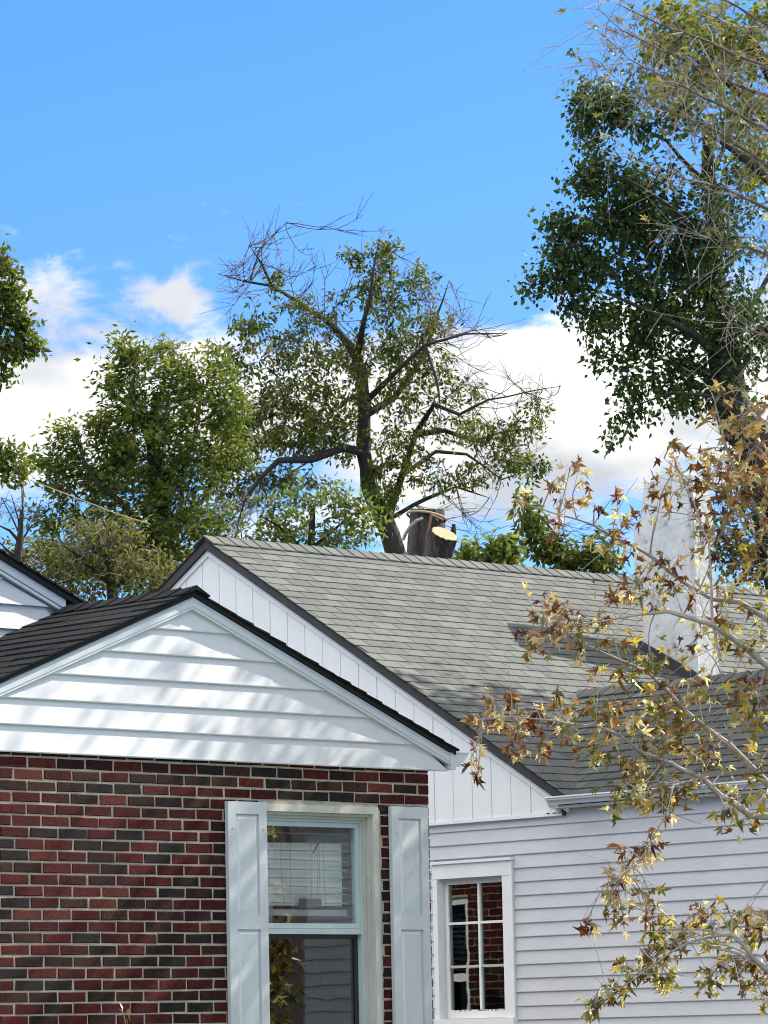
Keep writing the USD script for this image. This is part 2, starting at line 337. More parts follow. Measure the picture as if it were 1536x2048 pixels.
# side window of the brick house (white frame, blinds down)
sd = MB()
for y0, y1, z0, z1 in ((SO[0], SO[0] + .06, SO[2], SO[3]), (SO[1] - .06, SO[1], SO[2], SO[3]), (SO[0] + .06, SO[1] - .06, SO[2], SO[2] + .06), (SO[0] + .06, SO[1] - .06, SO[3] - .06, SO[3]), (SO[0] + .06, SO[1] - .06, 2.10, 2.17)):
    sd.box(XB - 0.10, XB - 0.03, y0, y1, z0, z1)
side_window = sd.build('side_window', 'white_paint', bh)
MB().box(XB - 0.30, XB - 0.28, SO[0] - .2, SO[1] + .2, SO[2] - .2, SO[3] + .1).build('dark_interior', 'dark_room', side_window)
for k in range(12):
    z = 2.20 + k * 0.047
    MB().add([(XB - .125, SO[0] + .06, z), (XB - .125, SO[1] - .06, z), (XB - .14, SO[1] - .06, z + .022), (XB - .14, SO[0] + .06, z + .022)], [[0, 1, 2, 3]]).build('slat', 'blind_slat', side_window)
MB().box(XB - 0.07, XB - 0.066, SO[0] + .06, SO[1] - .06, SO[2] + .06, SO[3] - .06).build('pane', 'pane_dull', side_window)

# ---- gable siding of the wing
def rake_z(x, drop=0.0):
    return ZRA - drop - S1 * abs(x - XRA)
zl = [3.190, 3.339, 3.484, 3.628, 3.773, 3.918, 4.064]
gs = MB().add([(12.2, YF + 0.0062, 3.2), (16.25, YF + 0.0062, 3.2), (16.25, YF + 0.0062, 3.22), (14.28, YF + 0.0062, 4.02), (12.2, YF + 0.0062, 3.24)], [[0, 1, 2], [0, 2, 3], [0, 3, 4]]).build('gable_siding', 'white_siding', bh)
for i in range(6):
    z0, z1 = zl[i], zl[i + 1] + 0.012
    lim = 0.045
    def xr(z, s):
        w = max(0.02, (ZRA - lim - z) / S1)
        return min(max(14.278 + s * w, 12.2), 16.255)
    yb, yt, yk = YF - 0.0235, YF - 0.005, YF + 0.004
    sag = 0.004 * math.sin(i * 2.1)
    nseg = 10
    xs0 = np.linspace(xr(z0, -1), xr(z0, 1), nseg + 1); xs1 = np.linspace(xr(z1, -1), xr(z1, 1), nseg + 1)
    wob = lambda x: 0.0045 * meshkit.noise(np.array([[x * 1.3, i * 3.7, 0.5]]))[0]
    p = MB()
    v = []
    for a, b in zip(xs0, xs1):
        w = wob(a)
        v += [(a, yb + 0.004, z0 - 0.006 + w), (a, yb, z0 + w), (b, yt - w * 0.4, z1), (b, yk, z1), (a, yk, z0 - 0.006 + w)]
    f = []
    for q in range(nseg):
        o = q * 5
        for e in range(5):
            f.append((o + e, o + 5 + e, o + 5 + (e + 1) % 5)); f.append((o + e, o + 5 + (e + 1) % 5, o + (e + 1) % 5))
    e = nseg * 5
    f += [(0, 1, 2), (0, 2, 3), (0, 3, 4), (e, e + 2, e + 1), (e, e + 3, e + 2), (e, e + 4, e + 3)]
    p.add(v, f).build('siding_plank', 'white_siding', gs)

def rake_bar(mb, xa, xb, top, bot, y0, y1, apex=(XRA, ZRA), s=S1):
    """A board along the rake between xa and xb: top/bot measured down from the rake line."""
    fz = lambda x, d: apex[1] - d - s * abs(x - apex[0])
    mb.hexa([(xa, y0, fz(xa, bot)), (xb, y0, fz(xb, bot)), (xb, y1, fz(xb, bot)), (xa, y1, fz(xa, bot)), (xa, y0, fz(xa, top)), (xb, y0, fz(xb, top)), (xb, y1, fz(xb, top)), (xa, y1, fz(xa, top))])
    return mb
for xa, xb in ((12.2, XRA), (XRA, 16.262)):
    t = rake_bar(MB(), xa, xb, 0.0, 0.052, YFA, YF + 0.0).build('rake_board', 'trim_paint', bh)
    rake_bar(MB(), xa, xb, 0.052, 0.068, YFA + 0.004, YF + 0.0).build('bead', 'white_siding', t)
    rake_bar(MB(), xa, xb, 0.012, 0.017, YFA - 0.003, YFA).build('groove', 'trim_paint', t)
# roof of the wing
ZR = ZRA + 0.004                                   # underside line of the roof at the rake plane
YE = YFA - 0.014
YB = 25.0
XE = 16.30
zroof = lambda x, d=0.0: ZR + d - S1 * abs(x - XRA)
deck = MB()
deck.hexa([(12.0, YE, zroof(12.0)), (XRA, YE, zroof(XRA)), (XRA, 17.84, zroof(XRA)), (12.0, 17.84, zroof(12.0)), (12.0, YE, zroof(12.0, .03)), (XRA, YE, zroof(XRA, .03)), (XRA, 17.84, zroof(XRA, .03)), (12.0, 17.84, zroof(12.0, .03))])
deck.hexa([(XRA, YE, zroof(XRA)), (XE, YE, zroof(XE)), (XE, YB, zroof(XE)), (XRA, YB, zroof(XRA)), (XRA, YE, zroof(XRA, .03)), (XE, YE, zroof(XE, .03)), (XE, YB, zroof(XE, .03)), (XRA, YB, zroof(XRA, .03))])
wing_roof = deck.build('wing_roof', 'roof_felt', bh)
BS = ['black_shingle_a', 'black_shingle_b', 'black_shingle_c']
nb = 0
for side in (-1, 1):
    for r in range(18):
        d0, d1 = 2.055 - r * 0.125, 2.055 - (r + 1) * 0.125 - 0.02     # distances from the ridge, lower and upper edge
        if d0 < 0.03: break
        d1 = max(d1, 0.01)
        y = YE - 0.012 + (rng.uniform(0, .03))
        first = True
        while y < (17.83 if side < 0 else 19.5):
            w = rng.uniform(0.2, 0.34)
            y0 = y if not first else YE - 0.010 - rng.uniform(0, 0.006)
            y1 = min(y + w - 0.004, 17.83 if side < 0 else 19.5)
            if y1 - y0 < 0.03: break
            lift = 0.034 + rng.uniform(0.003, 0.010)
            x0, x1 = XRA + side * d0, XRA + side * d1
            z0, z1 = zroof(x0), zroof(x1)
            a = [(x0, y0), (x0, y1)]
            v = [(x0, y0, z0 + .028), (x0, y1, z0 + .028), (x1, y1, z1 + .024), (x1, y0, z1 + .024), (x0, y0, z0 + lift), (x0, y1, z0 + lift), (x1, y1, z1 + .0325), (x1, y0, z1 + .0325)]
            if side > 0:
                v = [v[i] for i in (1, 0, 3, 2, 5, 4, 7, 6)]
            v = [v[i] for i in (1, 0, 3, 2, 5, 4, 7, 6)]
            MB().hexa(v).build('shingle', BS[rng.integers(3)], wing_roof)
            y += w; first = False
y = YE - 0.02
while y < 17.80:                                  # ridge caps
    y1 = min(y + 0.14, 17.83)
    h0 = 0.052
    v = []
    for yy, up in ((y, 0.010), (y1 + 0.0, 0.0)):
        v += [(XRA - .10, yy, zroof(XRA - .10, h0 + up - .012)), (XRA, yy, zroof(XRA, h0 + up)), (XRA + .10, yy, zroof(XRA + .10, h0 + up - .012)), (XRA + .10, yy, zroof(XRA + .10, .04)), (XRA, yy, zroof(XRA, .034)), (XRA - .10, yy, zroof(XRA - .10, .04))]
    f = [(0, 1, 7, 6), (1, 2, 8, 7), (2, 3, 9, 8), (3, 4, 10, 9), (4, 5, 11, 10), (5, 0, 6, 11)]
    f3 = [(a, b, c) for a, b, c, d in f] + [(a, c, d) for a, b, c, d in f] + [(0, 5, 4), (0, 4, 1), (1, 4, 3), (1, 3, 2), (6, 10, 11), (6, 7, 10), (7, 9, 10), (7, 8, 9)]
    MB().add(v, f3).build('ridge_cap', BS[rng.integers(3)], wing_roof)
    y = y1
# eave return and gutter end at the right
MB().box(16.263, 16.305, YFA - 0.006, YF + 0.02, 3.196, 3.305).build('eave_return', 'trim_paint', bh)
prof = [(16.307, 3.222), (16.385, 3.222), (16.407, 3.262), (16.428, 3.296), (16.307, 3.296)]
gut = MB().prism(prof, lambda p, q, t: (p, t, q), YFA + 0.012, YB).build('gutter', 'gutter_metal', bh)
MB().prism([(16.3055, 3.2965), (16.432, 3.2965), (16.432, 3.304), (16.3055, 3.304)], lambda p, q, t: (p, t, q), YFA + 0.008, YB).build('gutter_lip', 'trim_paint', gut)
MB().box(XB + 0.003, 16.30, YF + .0, YB, 3.202, 3.216).build('soffit', 'trim_paint', bh)

# ---- the main gable behind, at the left
YM = 17.85
XM, ZM = 14.275, 4.168                            # lower right corner of its rake
SM = 0.425
mz = lambda x, d=0.0: ZM + 0.035 + d + SM * (XM - x)      # top edge of the rake board
mg = MB().add([(9.0, YM + .02, 2.5), (14.25, YM + .02, 2.5), (14.25, YM + .02, mz(14.25) - .02), (9.0, YM + .02, mz(9.0) - .02)], [[0, 1, 2, 3]]).build('main_gable_siding', 'white_siding', bh)
for i in range(9):
    z0 = 3.868 + i * 0.1442; z1 = z0 + 0.156
    x0b, x0t = min(14.255, XM - (z0 - ZM + .06) / SM), min(14.255, XM - (z1 - ZM + .06) / SM)
    MB().hexa([(9.0, YM - .02, z0), (x0b, YM - .02, z0), (x0b, YM + .017, z0), (9.0, YM + .017, z0), (9.0, YM + .002, z1), (x0t, YM + .002, z1), (x0t, YM + .017, z1), (9.0, YM + .017, z1)]).build('siding_plank', 'white_siding', mg)
t = MB().hexa([(9.0, YM - .034, mz(9, -.055)), (XM, YM - .034, mz(XM, -.055)), (XM, YM, mz(XM, -.055)), (9, YM, mz(9, -.055)), (9, YM - .034, mz(9)), (XM, YM - .034, mz(XM)), (XM, YM, mz(XM)), (9, YM, mz(9))]).build('rake_board', 'trim_paint', bh)
MB().hexa([(9.0, YM - .029, mz(9, -.075)), (XM - .01, YM - .029, mz(XM, -.075)), (XM - .01, YM, mz(XM, -.075)), (9, YM, mz(9, -.075)), (9, YM - .029, mz(9, -.0555)), (XM - .01, YM - .029, mz(XM, -.0555)), (XM - .01, YM, mz(XM, -.0555)), (9, YM, mz(9, -.0555))]).build('bead', 'white_siding', t)
XME = 14.42
main_roof = MB().hexa([(9, YM - .05, mz(9, .001)), (XME, YM - .05, mz(XME, .001)), (XME, 25, mz(XME, .001)), (9, 25, mz(9, .001)), (9, YM - .05, mz(9, .04)), (XME, YM - .05, mz(XME, .04)), (XME, 25, mz(XME, .04)), (9, 25, mz(9, .04))]).build('main_roof', 'roof_felt', bh)
for r in range(40):
    d0 = r * 0.125
    xa, xb = XME + .012 - d0, XME + .012 - d0 - 0.14
    if xb < 11: break
    y = YM - .062
    for w in (0.3, 0.27, 0.33):
        v = [(xb, y, mz(xb, .038)), (xa, y, mz(xa, .038)), (xa, y + w, mz(xa, .038)), (xb, y + w, mz(xb, .038)), (xb, y, mz(xb, .046)), (xa, y, mz(xa, .054)), (xa, y + w, mz(xa, .054)), (xb, y + w, mz(xb, .046))]
        MB().hexa(v).build('shingle', BS[rng.integers(3)], main_roof)
        y += w + .004
# the house body behind, so that the wall has a house behind it
MB().box(9.0, 14.24, YM + .03, 25, 0, 4.15).build('house_body', 'white_siding', bh)
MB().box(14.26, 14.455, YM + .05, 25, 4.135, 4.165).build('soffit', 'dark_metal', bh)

# ---- front window
wd = MB()
def frame(mb, x0, x1, z0, z1, w, ya, yb):
    mb.box(x0, x0 + w, ya, yb, z0, z1); mb.box(x1 - w, x1, ya, yb, z0, z1)
    mb.box(x0 + w, x1 - w, ya, yb, z1 - w, z1); mb.box(x0 + w, x1 - w, ya, yb, z0, z0 + w)
    return mb
frame(wd, WX0, WX1, WZ0, WZ1, 0.042, YF - 0.004, YF + 0.14)
window = wd.build('window', 'old_white_paint', bh)
frame(MB(), WX0 + .043, WX1 - .043, WZ0 + .043, WZ1 - .043, 0.016, YF + 0.022, YF + 0.14).build('brick_mould', 'old_white_paint', window)
frame(MB(), WX0 + .060, WX1 - .060, WZ0 + .060, WZ1 - .060, 0.016, YF + 0.045, YF + 0.14).build('inner_stop', 'old_white_paint', window)
frame(MB(), WX0 + .077, WX1 - .077, WZ0 + .077, WZ1 - .077, 0.014, YF + 0.060, YF + 0.14).build('storm_frame', 'sash_metal', window)
ux0, ux1, uz1 = WX0 + .092, WX1 - .092, WZ1 - .092
ZMR = 2.255
frame(MB(), ux0, ux1, ZMR - .002, uz1, 0.028, YF + 0.070, YF + 0.095).build('upper_sash', 'sash_metal', window)
MB().box(ux0 - .006, ux1 + .006, YF + .062, YF + .10, ZMR - .036, ZMR - .004).build('meeting_rail', 'sash_metal', window)
frame(MB(), ux0, ux1, WZ0 + .1, ZMR - .037, 0.026, YF + 0.098, YF + 0.118).build('lower_sash', 'dark_metal', window)
MB().add([(ux0 + .02, YF + .083, ZMR + .02), (ux1 - .02, YF + .083, ZMR + .02), (ux1 - .02, YF + .083, uz1 - .02), (ux0 + .02, YF + .083, uz1 - .02)], [[0, 1, 2, 3]]).build('pane', 'pane', window)
MB().add([(ux0 + .02, YF + .107, WZ0 + .12), (ux1 - .02, YF + .107, WZ0 + .12), (ux1 - .02, YF + .107, ZMR - .05), (ux0 + .02, YF + .107, ZMR - .05)], [[0, 1, 2, 3]]).build('pane', 'pane_screened', window)
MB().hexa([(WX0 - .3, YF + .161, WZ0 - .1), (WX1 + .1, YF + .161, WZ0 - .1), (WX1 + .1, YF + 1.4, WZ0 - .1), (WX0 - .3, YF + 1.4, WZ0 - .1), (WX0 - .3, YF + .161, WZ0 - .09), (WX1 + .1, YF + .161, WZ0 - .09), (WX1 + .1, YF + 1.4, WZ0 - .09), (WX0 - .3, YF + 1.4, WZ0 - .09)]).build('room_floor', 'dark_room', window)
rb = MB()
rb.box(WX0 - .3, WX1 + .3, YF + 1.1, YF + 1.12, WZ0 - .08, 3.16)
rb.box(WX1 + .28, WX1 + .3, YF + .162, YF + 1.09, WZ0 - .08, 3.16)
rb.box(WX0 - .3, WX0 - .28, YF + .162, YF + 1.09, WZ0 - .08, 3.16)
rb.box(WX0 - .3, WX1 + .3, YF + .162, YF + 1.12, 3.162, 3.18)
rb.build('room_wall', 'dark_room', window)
for k in range(9):                               # a worn blind, its slats hanging a little out of level
    z = 2.795 - k * 0.0505
    t1, t2 = rng.uniform(-.006, .008), rng.uniform(-.008, .010)
    y0 = YF + .135
    v = [(ux0 + .02, y0, z + t1), (ux1 - .035, y0, z + t2), (ux1 - .035, y0 + .018, z + t2 + .007), (ux0 + .02, y0 + .018, z + t1 + .007)]
    v += [(a, b, c + .002) for a, b, c in v]
    MB().hexa(v).build('blind_slat', 'blind_slat', window)
MB().box(14.90, 15.56, YF + .172, YF + .175, 2.385, 2.752).build('roller_shade', 'white_paint', window)
MB().box(ux0 + .02, ux1 - .05, YF + .132, YF + .15, 2.327, 2.362).build('blind_rail', 'blind_slat', window)
for k, xx in enumerate((15.27, 15.29, 15.33, 15.345, 15.38, 15.12, 15.05)):
    MB().tube([(xx, YF + .13, 2.80), (xx + rng.uniform(-.01, .01), YF + .131, 2.6), (xx + rng.uniform(-.02, .02), YF + .13, 2.37)], .0013, 4).build('cord', 'dark_metal', window)
MB().tube([(15.31, YF + .127, 2.775), (15.345, YF + .127, 2.780), (15.335, YF + .127, 2.745), (15.295, YF + .127, 2.69)], .006, 6).build('wand_hook', 'dark_metal', window)
MB().box(15.18, 15.35, YF + .122, YF + .131, 2.37, 2.425).build('dark_box', 'dark_metal', window)
# mortar bead beside the casing
bd = [(WX1 + .006 + rng.uniform(-.003, .004), YF - .001, z) for z in np.arange(1.5, 2.95, .03)]
MB().tube(bd, 0.006, 5).build('caulk_bead', 'mortar', window)

# ---- shutters
def shutter(x0, x1, z0, z1):
    y0, y1 = YF - 0.030, YF - 0.003
    st = 0.058
    mids = [z1 - 0.070, z1 - 0.640, z1 - 0.722, z0 + 0.09]
    b = MB()
    b.box(x0, x0 + st, y0, y1, z0, z1); b.box(x1 - st, x1, y0, y1, z0, z1)
    b.box(x0 + st, x1 - st, y0, y1, mids[0], z1); b.box(x0 + st, x1 - st, y0, y1, mids[2], mids[1]); b.box(x0 + st, x1 - st, y0, y1, z0, mids[3])
    s = b.build('shutter', 'shutter_paint', bh)
    for za, zb in ((mids[1], mids[0]), (mids[3], mids[2])):
        xa, xb = x0 + st, x1 - st
        y_in, y_f = y0 + .013, y0 + .003
        e = .026
        v = [(xa, y_in, za), (xb, y_in, za), (xb, y_in, zb), (xa, y_in, zb), (xa + e, y_f, za + e), (xb - e, y_f, za + e), (xb - e, y_f, zb - e), (xa + e, y_f, zb - e)]
        MB().add(v, [[0, 1, 5, 4], [1, 2, 6, 5], [2, 3, 7, 6], [3, 0, 4, 7], [4, 5, 6, 7]]).build('raised_panel', 'shutter_paint', s)
    for xs in (x0 + st * .62, x1 - st * .42):
        for zs in (z1 - .152, z0 + .2, 1.70):
            MB().tube([(xs, y0 + .001, zs), (xs, y0 - .005, zs)], .0055, 8).build('screw', 'shutter_paint', s)
shutter(14.508, 14.800, 0.95, 2.962)
shutter(15.780, 16.078, 0.95, 2.966)
# paint specks on the brick
for u0 in range(14):
    x, z = rng.uniform(13, 14.45), rng.uniform(1.9, 3.05)

# ================================================================== WHITE HOUSE (neighbour)
XL = 20.012
RYW, RZW, SW = 23.15, 5.55, 0.580
wh = thing('white_house', 'white and lilac sided neighbour house with grey shingle roof', 'house', (24, 20, 0))
YEND = 10.0
LAP = 0.0984
# back sheet of the wall and its planks
WY0, WY1, WWZ0, WWZ1 = 19.868, 20.690, 1.712, 2.890       # window with its casing
bk = MB()
for y0, y1, z0, z1 in ((YEND, WY0 + .03, 0, 3.215), (WY1 - .03, 27.0, 0, 3.215), (WY0 + .03, WY1 - .03, 0, WWZ0 + .02), (WY0 + .03, WY1 - .03, WWZ1 - .02, 3.215)):
    bk.box(XL + .02, XL + .12, y0, y1, z0, z1)
wall2 = bk.build('side_wall', 'lilac_siding', wh)
k = 0
while True:
    z0 = 3.109 - k * LAP + (LAP if False else 0); k += 1
    if z0 < 0.35: break
    z1 = z0 + LAP + .012
    if k == 1: z1 = 3.21
    spans = [(YEND, 27.0)]
    if z0 < WWZ1 - .004 and z1 > WWZ0 + .02:
        spans = [(YEND, WY0 - .004), (WY1 + .004, 27.0)]
    for a, b in spans:
        n = 14 if b - a > 3 else 4
        ys = np.linspace(a, b, n + 1)
        v = []
        for yv in ys:
            w = 0.004 * (meshkit.noise(np.array([[yv * 0.9, k * 3.3, 2.5]]))[0] - .5)
            v += [(XL - .004 + .004, yv, z0 - .004 + w), (XL - .004, yv, z0 + w), (XL + .010, yv, z1 + w), (XL + .019, yv, z1), (XL + .019, yv, z0 - .004 + w)]
        f = []
        for q in range(n):
            o = q * 5
            for e in range(5):
                f.append((o + e, o + 5 + (e + 1) % 5, o + 5 + e)); f.append((o + e, o + (e + 1) % 5, o + 5 + (e + 1) % 5))
        e = n * 5
        f += [(0, 2, 1), (0, 3, 2), (0, 4, 3), (e, e + 1, e + 2), (e, e + 2, e + 3), (e, e + 3, e + 4)]
        MB().add(v, f).build('siding_plank', 'lilac_siding', wall2)
# first strip under the board gable
# ---- board-and-groove gable
XG = XL - .018
gz = lambda y, d=0.0: RZW - d - SW * abs(y - RYW)
gb = MB().add([(XG + .012, 19.42, 3.19), (XG + .012, 27.0, 3.19), (XG + .012, 27.0, gz(27.0, .1)), (XG + .012, RYW, gz(RYW, .1)), (XG + .012, 19.5, gz(19.5, .1))], [[0, 2, 1], [0, 3, 2], [0, 4, 3]]).build('gable_boards', 'white_paint', wh)
ys = [19.36] + [19.4595 + .1985 * k for k in range(0, 30)]
ys = [y for y in ys if y < 26.8]
for a, b in zip(ys[:-1], ys[1:]):
    a += .0035; b -= .0035
    za, zb = gz(a, .112), gz(b, .112)
    if min(za, zb) < 3.2: continue
    pts = [(a, 3.188), (b, 3.188), (b, zb), (a, za)]
    if a < RYW < b: pts = [(a, 3.188), (b, 3.188), (b, zb), (RYW, gz(RYW, .112)), (a, za)]
    xo = XG + rng.uniform(-.0012, .0012)
    MB().prism([(y, z) for y, z in pts], lambda p, q, t: (t, p, q), XG + .014, xo).build('board', 'white_paint', gb)
MB().box(XG - .010, XG + .03, 19.345, 27.0, 3.163, 3.189).build('skirt_board', 'white_paint', wh)
MB().box(XG - .006, XL + .02, 19.330, 19.346, 3.163, 3.215).build('end_board', 'barge_brown', wh)
# chips of lost paint along the skirt
chips = MB()
for yc in (19.485, 19.47, 19.43, 19.418, 19.41, 19.40, 19.368, 19.36):
    w = rng.uniform(.004, .011)
    chips.box(XG - .0115, XG - .0100, yc - w, yc + w, 3.178 + rng.uniform(0, .004), 3.184 + rng.uniform(0, .004))
chips.build('paint_chips', 'dark_metal', wh, kind='stuff')
for sgn in (-1, 1):
    def bar(top, bot, x0, x1, L0=0.0, L1=3.86):
        ya, yb = RYW + sgn * L0, RYW + sgn * L1
        v = [(x0, ya, gz(ya, bot)), (x1, ya, gz(ya, bot)), (x1, yb, gz(yb, bot)), (x0, yb, gz(yb, bot)), (x0, ya, gz(ya, top)), (x1, ya, gz(ya, top)), (x1, yb, gz(yb, top)), (x0, yb, gz(yb, top))]
        if sgn < 0: v = [v[i] for i in (1, 0, 3, 2, 5, 4, 7, 6)]
        return MB().hexa(v)
    fb = bar(0.082, 0.130, XG - .012, XG + .02).build('frieze_board', 'white_paint', wh)
    bar(0.0782, 0.0818, XG - .016, XG + .02).build('frieze_lip', 'barge_brown', fb)
    bar(0.010, 0.078, XG - .035, XG + .02, 0.0, 3.84).build('barge_board', 'barge_brown', wh)
# ---- roofs
ZE = gz(19.30)
CXR, CZR, SC = 21.80, 4.225, 0.536               # cross wing ridge (runs along y), pitch
cz = lambda x, d=0.0: CZR + d - SC * abs(x - CXR)
XE0, XE1 = XG - .042, 32.0
rf = MB()
for ya, yb in ((19.26, RYW), (RYW, 27.15)):
    rf.hexa([(XE0, ya, gz(ya, .009)), (XE1, ya, gz(ya, .009)), (XE1, yb, gz(yb, .009)), (XE0, yb, gz(yb, .009)), (XE0, ya, gz(ya, -.004)), (XE1, ya, gz(ya, -.004)), (XE1, yb, gz(yb, -.004)), (XE0, yb, gz(yb, -.004))])
roof_main = rf.build('main_roof', 'roof_felt', wh)
GS = [f'grey_shingle_{c}' for c in 'abcd']
def on_main(x, d):         # d = distance down the slope from the ridge
    c = 1 / math.hypot(1, SW)
    return x, RYW - d * c, RZW + .004 - SW * d * c
def shingle(pf, a0, a1, d0, d1, th):
    """A tab on a slope: pf(a, d) is a point on the slope, nn its normal."""
    P = [np.array(pf(*q)) for q in ((a0, d0), (a1, d0), (a1, d1), (a0, d1))]
    nn = np.cross(P[1] - P[0], P[3] - P[0]); nn /= np.linalg.norm(nn)
    if nn[2] < 0: nn = -nn
    lo = [P[0] + nn * (-.001), P[1] + nn * (-.001), P[2] + nn * (-.001), P[3] + nn * (-.001)]
    hi = [P[0] + nn * (th + rng.uniform(-.001, .0015)), P[1] + nn * (th + rng.uniform(-.001, .0015)), P[2] + nn * .003, P[3] + nn * .003]
    v = lo + hi
    if np.cross(P[1] - P[0], P[3] - P[0])[2] < 0: v = [v[i] for i in (1, 0, 3, 2, 5, 4, 7, 6)]
    return v
rest = {n: MB() for n in GS}
EXPO, TABW = 0.1265, 0.222
slots = []
Lm = (RYW - 19.24) * math.hypot(1, SW)
r = 0
while True:
    d0 = Lm - r * EXPO; r += 1
    if d0 < 0.05: break
    d1 = max(d0 - EXPO - .012, 0.0)
    x = XE0 - .012 - (r * 0.087) % TABW
    wv = rng.uniform(0, 9)
    while x < XE1 - .3:
        x0, x1 = max(x, XE0 - .014) + .0045, x + TABW - .0045
        x += TABW
        if x1 - x0 < .03: continue
        mid = on_main((x0 + x1) / 2, (d0 + d1) / 2)
        if mid[2] < cz(mid[0]) - .10 and mid[1] < 21.0: continue
        j = .003 * math.sin(x * 3.1 + wv)
        slots.append((x0, x1, d0 + j, d1, mid))
def score(m_):
    d = m_ - C
    z = d @ FW; u = 768 + F * (d @ RT) / z; v = 1024 - F * (d @ UP) / z
    return z if -20 < u < 1290 and v > 0 else 1e3 + z
order = sorted(range(len(slots)), key=lambda i: score(np.array(slots[i][4])))
single = set(order[:300])
for i, (x0, x1, d0, d1, mid) in enumerate(slots):
    v = shingle(on_main, x0, x1, d0, d1, .0085)
    n = GS[rng.choice(4)]
    if i in single: MB().hexa(v).build('shingle', n, roof_main)
    else: rest[n].hexa(v)
for n, mb in rest.items():
    mb.build('shingle_field', n, roof_main, kind='stuff')
ce = MB()  # dark asphalt edge strips, drawn to stand in for the butt shadow
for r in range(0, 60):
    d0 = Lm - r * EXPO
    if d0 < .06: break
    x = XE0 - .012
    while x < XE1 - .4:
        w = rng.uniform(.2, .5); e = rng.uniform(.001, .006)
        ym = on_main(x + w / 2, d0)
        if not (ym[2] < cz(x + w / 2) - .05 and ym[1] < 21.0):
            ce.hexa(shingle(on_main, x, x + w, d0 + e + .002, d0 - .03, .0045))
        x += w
ce.build('course_shadow_edges', 'roof_felt', roof_main, kind='stuff')
def ridge_cap(name, mat_, parent, P0, P1, side, s0, s1, w=0.115, lift=.016):
    """A bent cap over the ridge from P0 to P1; side is the horizontal direction across it, s0 and s1 the slopes on either hand."""
    v = []
    for P, up in ((P0, lift + .008), (P1, lift)):
        v += [P - side * w + np.array([0, 0, -s0 * w + up]), P + np.array([0, 0, up + .006]), P + side * w + np.array([0, 0, -s1 * w + up]),
              P + side * w + np.array([0, 0, -s1 * w + up - .009]), P + np.array([0, 0, up - .006]), P - side * w + np.array([0, 0, -s0 * w + up - .009])]
    f = [(0, 1, 7, 6), (1, 2, 8, 7), (2, 3, 9, 8), (3, 4, 10, 9), (4, 5, 11, 10), (5, 0, 6, 11)]
    f3 = [(a, b, c) for a, b, c, d in f] + [(a, c, d) for a, b, c, d in f] + [(0, 5, 4), (0, 4, 1), (1, 4, 3), (1, 3, 2), (6, 10, 11), (6, 7, 10), (7, 9, 10), (7, 8, 9)]
    MB().add(v, f3).build(name, mat_, parent)
x = XE0 - .015
while x < 31.5:
    ridge_cap('ridge_cap', GS[rng.choice(4, p=[.25, .2, .35, .2])], roof_main, np.array([x, RYW, RZW + .006]), np.array([x + .128, RYW, RZW + .006]), np.array([0, 1.0, 0]), SW, SW)
    x += .128
# cross wing roof
YC0 = YEND - .3
cr = MB()
for xa, xb in ((XL - .075, CXR), (CXR, 23.6)):
    cr.hexa([(xa, YC0, cz(xa)), (xb, YC0, cz(xb)), (xb, 21.3, cz(xb)), (xa, 21.3 if xa > 21 else 19.33, cz(xa)), (xa, YC0, cz(xa, .012)), (xb, YC0, cz(xb, .012)), (xb, 21.3, cz(xb, .012)), (xa, 21.3 if xa > 21 else 19.33, cz(xa, .012))])
cross_roof = cr.build('cross_roof', 'roof_felt', wh)
def on_cross(y, d):
    c = 1 / math.hypot(1, SC)
    return CXR - d * c, y, CZR + .012 - SC * d * c
slots = []
Lc = (CXR - (XL - .088)) * math.hypot(1, SC)
r = 0
while True:
    d0 = Lc - r * EXPO; r += 1
    if d0 < 0.05: break
    d1 = max(d0 - EXPO - .012, 0.0)
    y = 12.0 - (r * 0.087) % TABW
    while y < 21.3:
        y0, y1 = y + .0045, y + TABW - .0045
        y += TABW
        mid = on_cross((y0 + y1) / 2, (d0 + d1) / 2)
        if mid[2] < gz(mid[1], -.004) - .085: continue
        slots.append((y0, y1, d0, d1, mid))
order = sorted(range(len(slots)), key=lambda i: -slots[i][4][1] if slots[i][4][1] > 17.3 else 1e3 - slots[i][4][1])
single = set(order[:300])
rest = {n: MB() for n in GS}
for i, (y0, y1, d0, d1, mid) in enumerate(slots):
    v = shingle(on_cross, y0, y1, d0, d1, .011)
    n = GS[rng.choice(4)]
    if i in single: MB().hexa(v).build('shingle', n, cross_roof)
    else: rest[n].hexa(v)
for n, mb in rest.items():
    mb.build('shingle_field', n, cross_roof, kind='stuff')
ce = MB()  # dark edge strips again, carrying the shadow line under each course
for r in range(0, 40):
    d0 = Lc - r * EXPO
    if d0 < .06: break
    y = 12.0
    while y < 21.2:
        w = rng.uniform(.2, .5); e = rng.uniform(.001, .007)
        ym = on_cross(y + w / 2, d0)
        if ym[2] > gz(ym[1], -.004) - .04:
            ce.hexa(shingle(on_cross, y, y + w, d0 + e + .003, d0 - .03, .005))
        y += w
ce.build('course_shadow_edges', 'roof_felt', cross_roof, kind='stuff')
y = 21.05
while y > 12:
    ridge_cap('ridge_cap', GS[rng.choice(4)], cross_roof, np.array([CXR, y - .128, CZR + .014]), np.array([CXR, y, CZR + .014]), np.array([1.0, 0, 0]), SC, SC)
    y -= .128
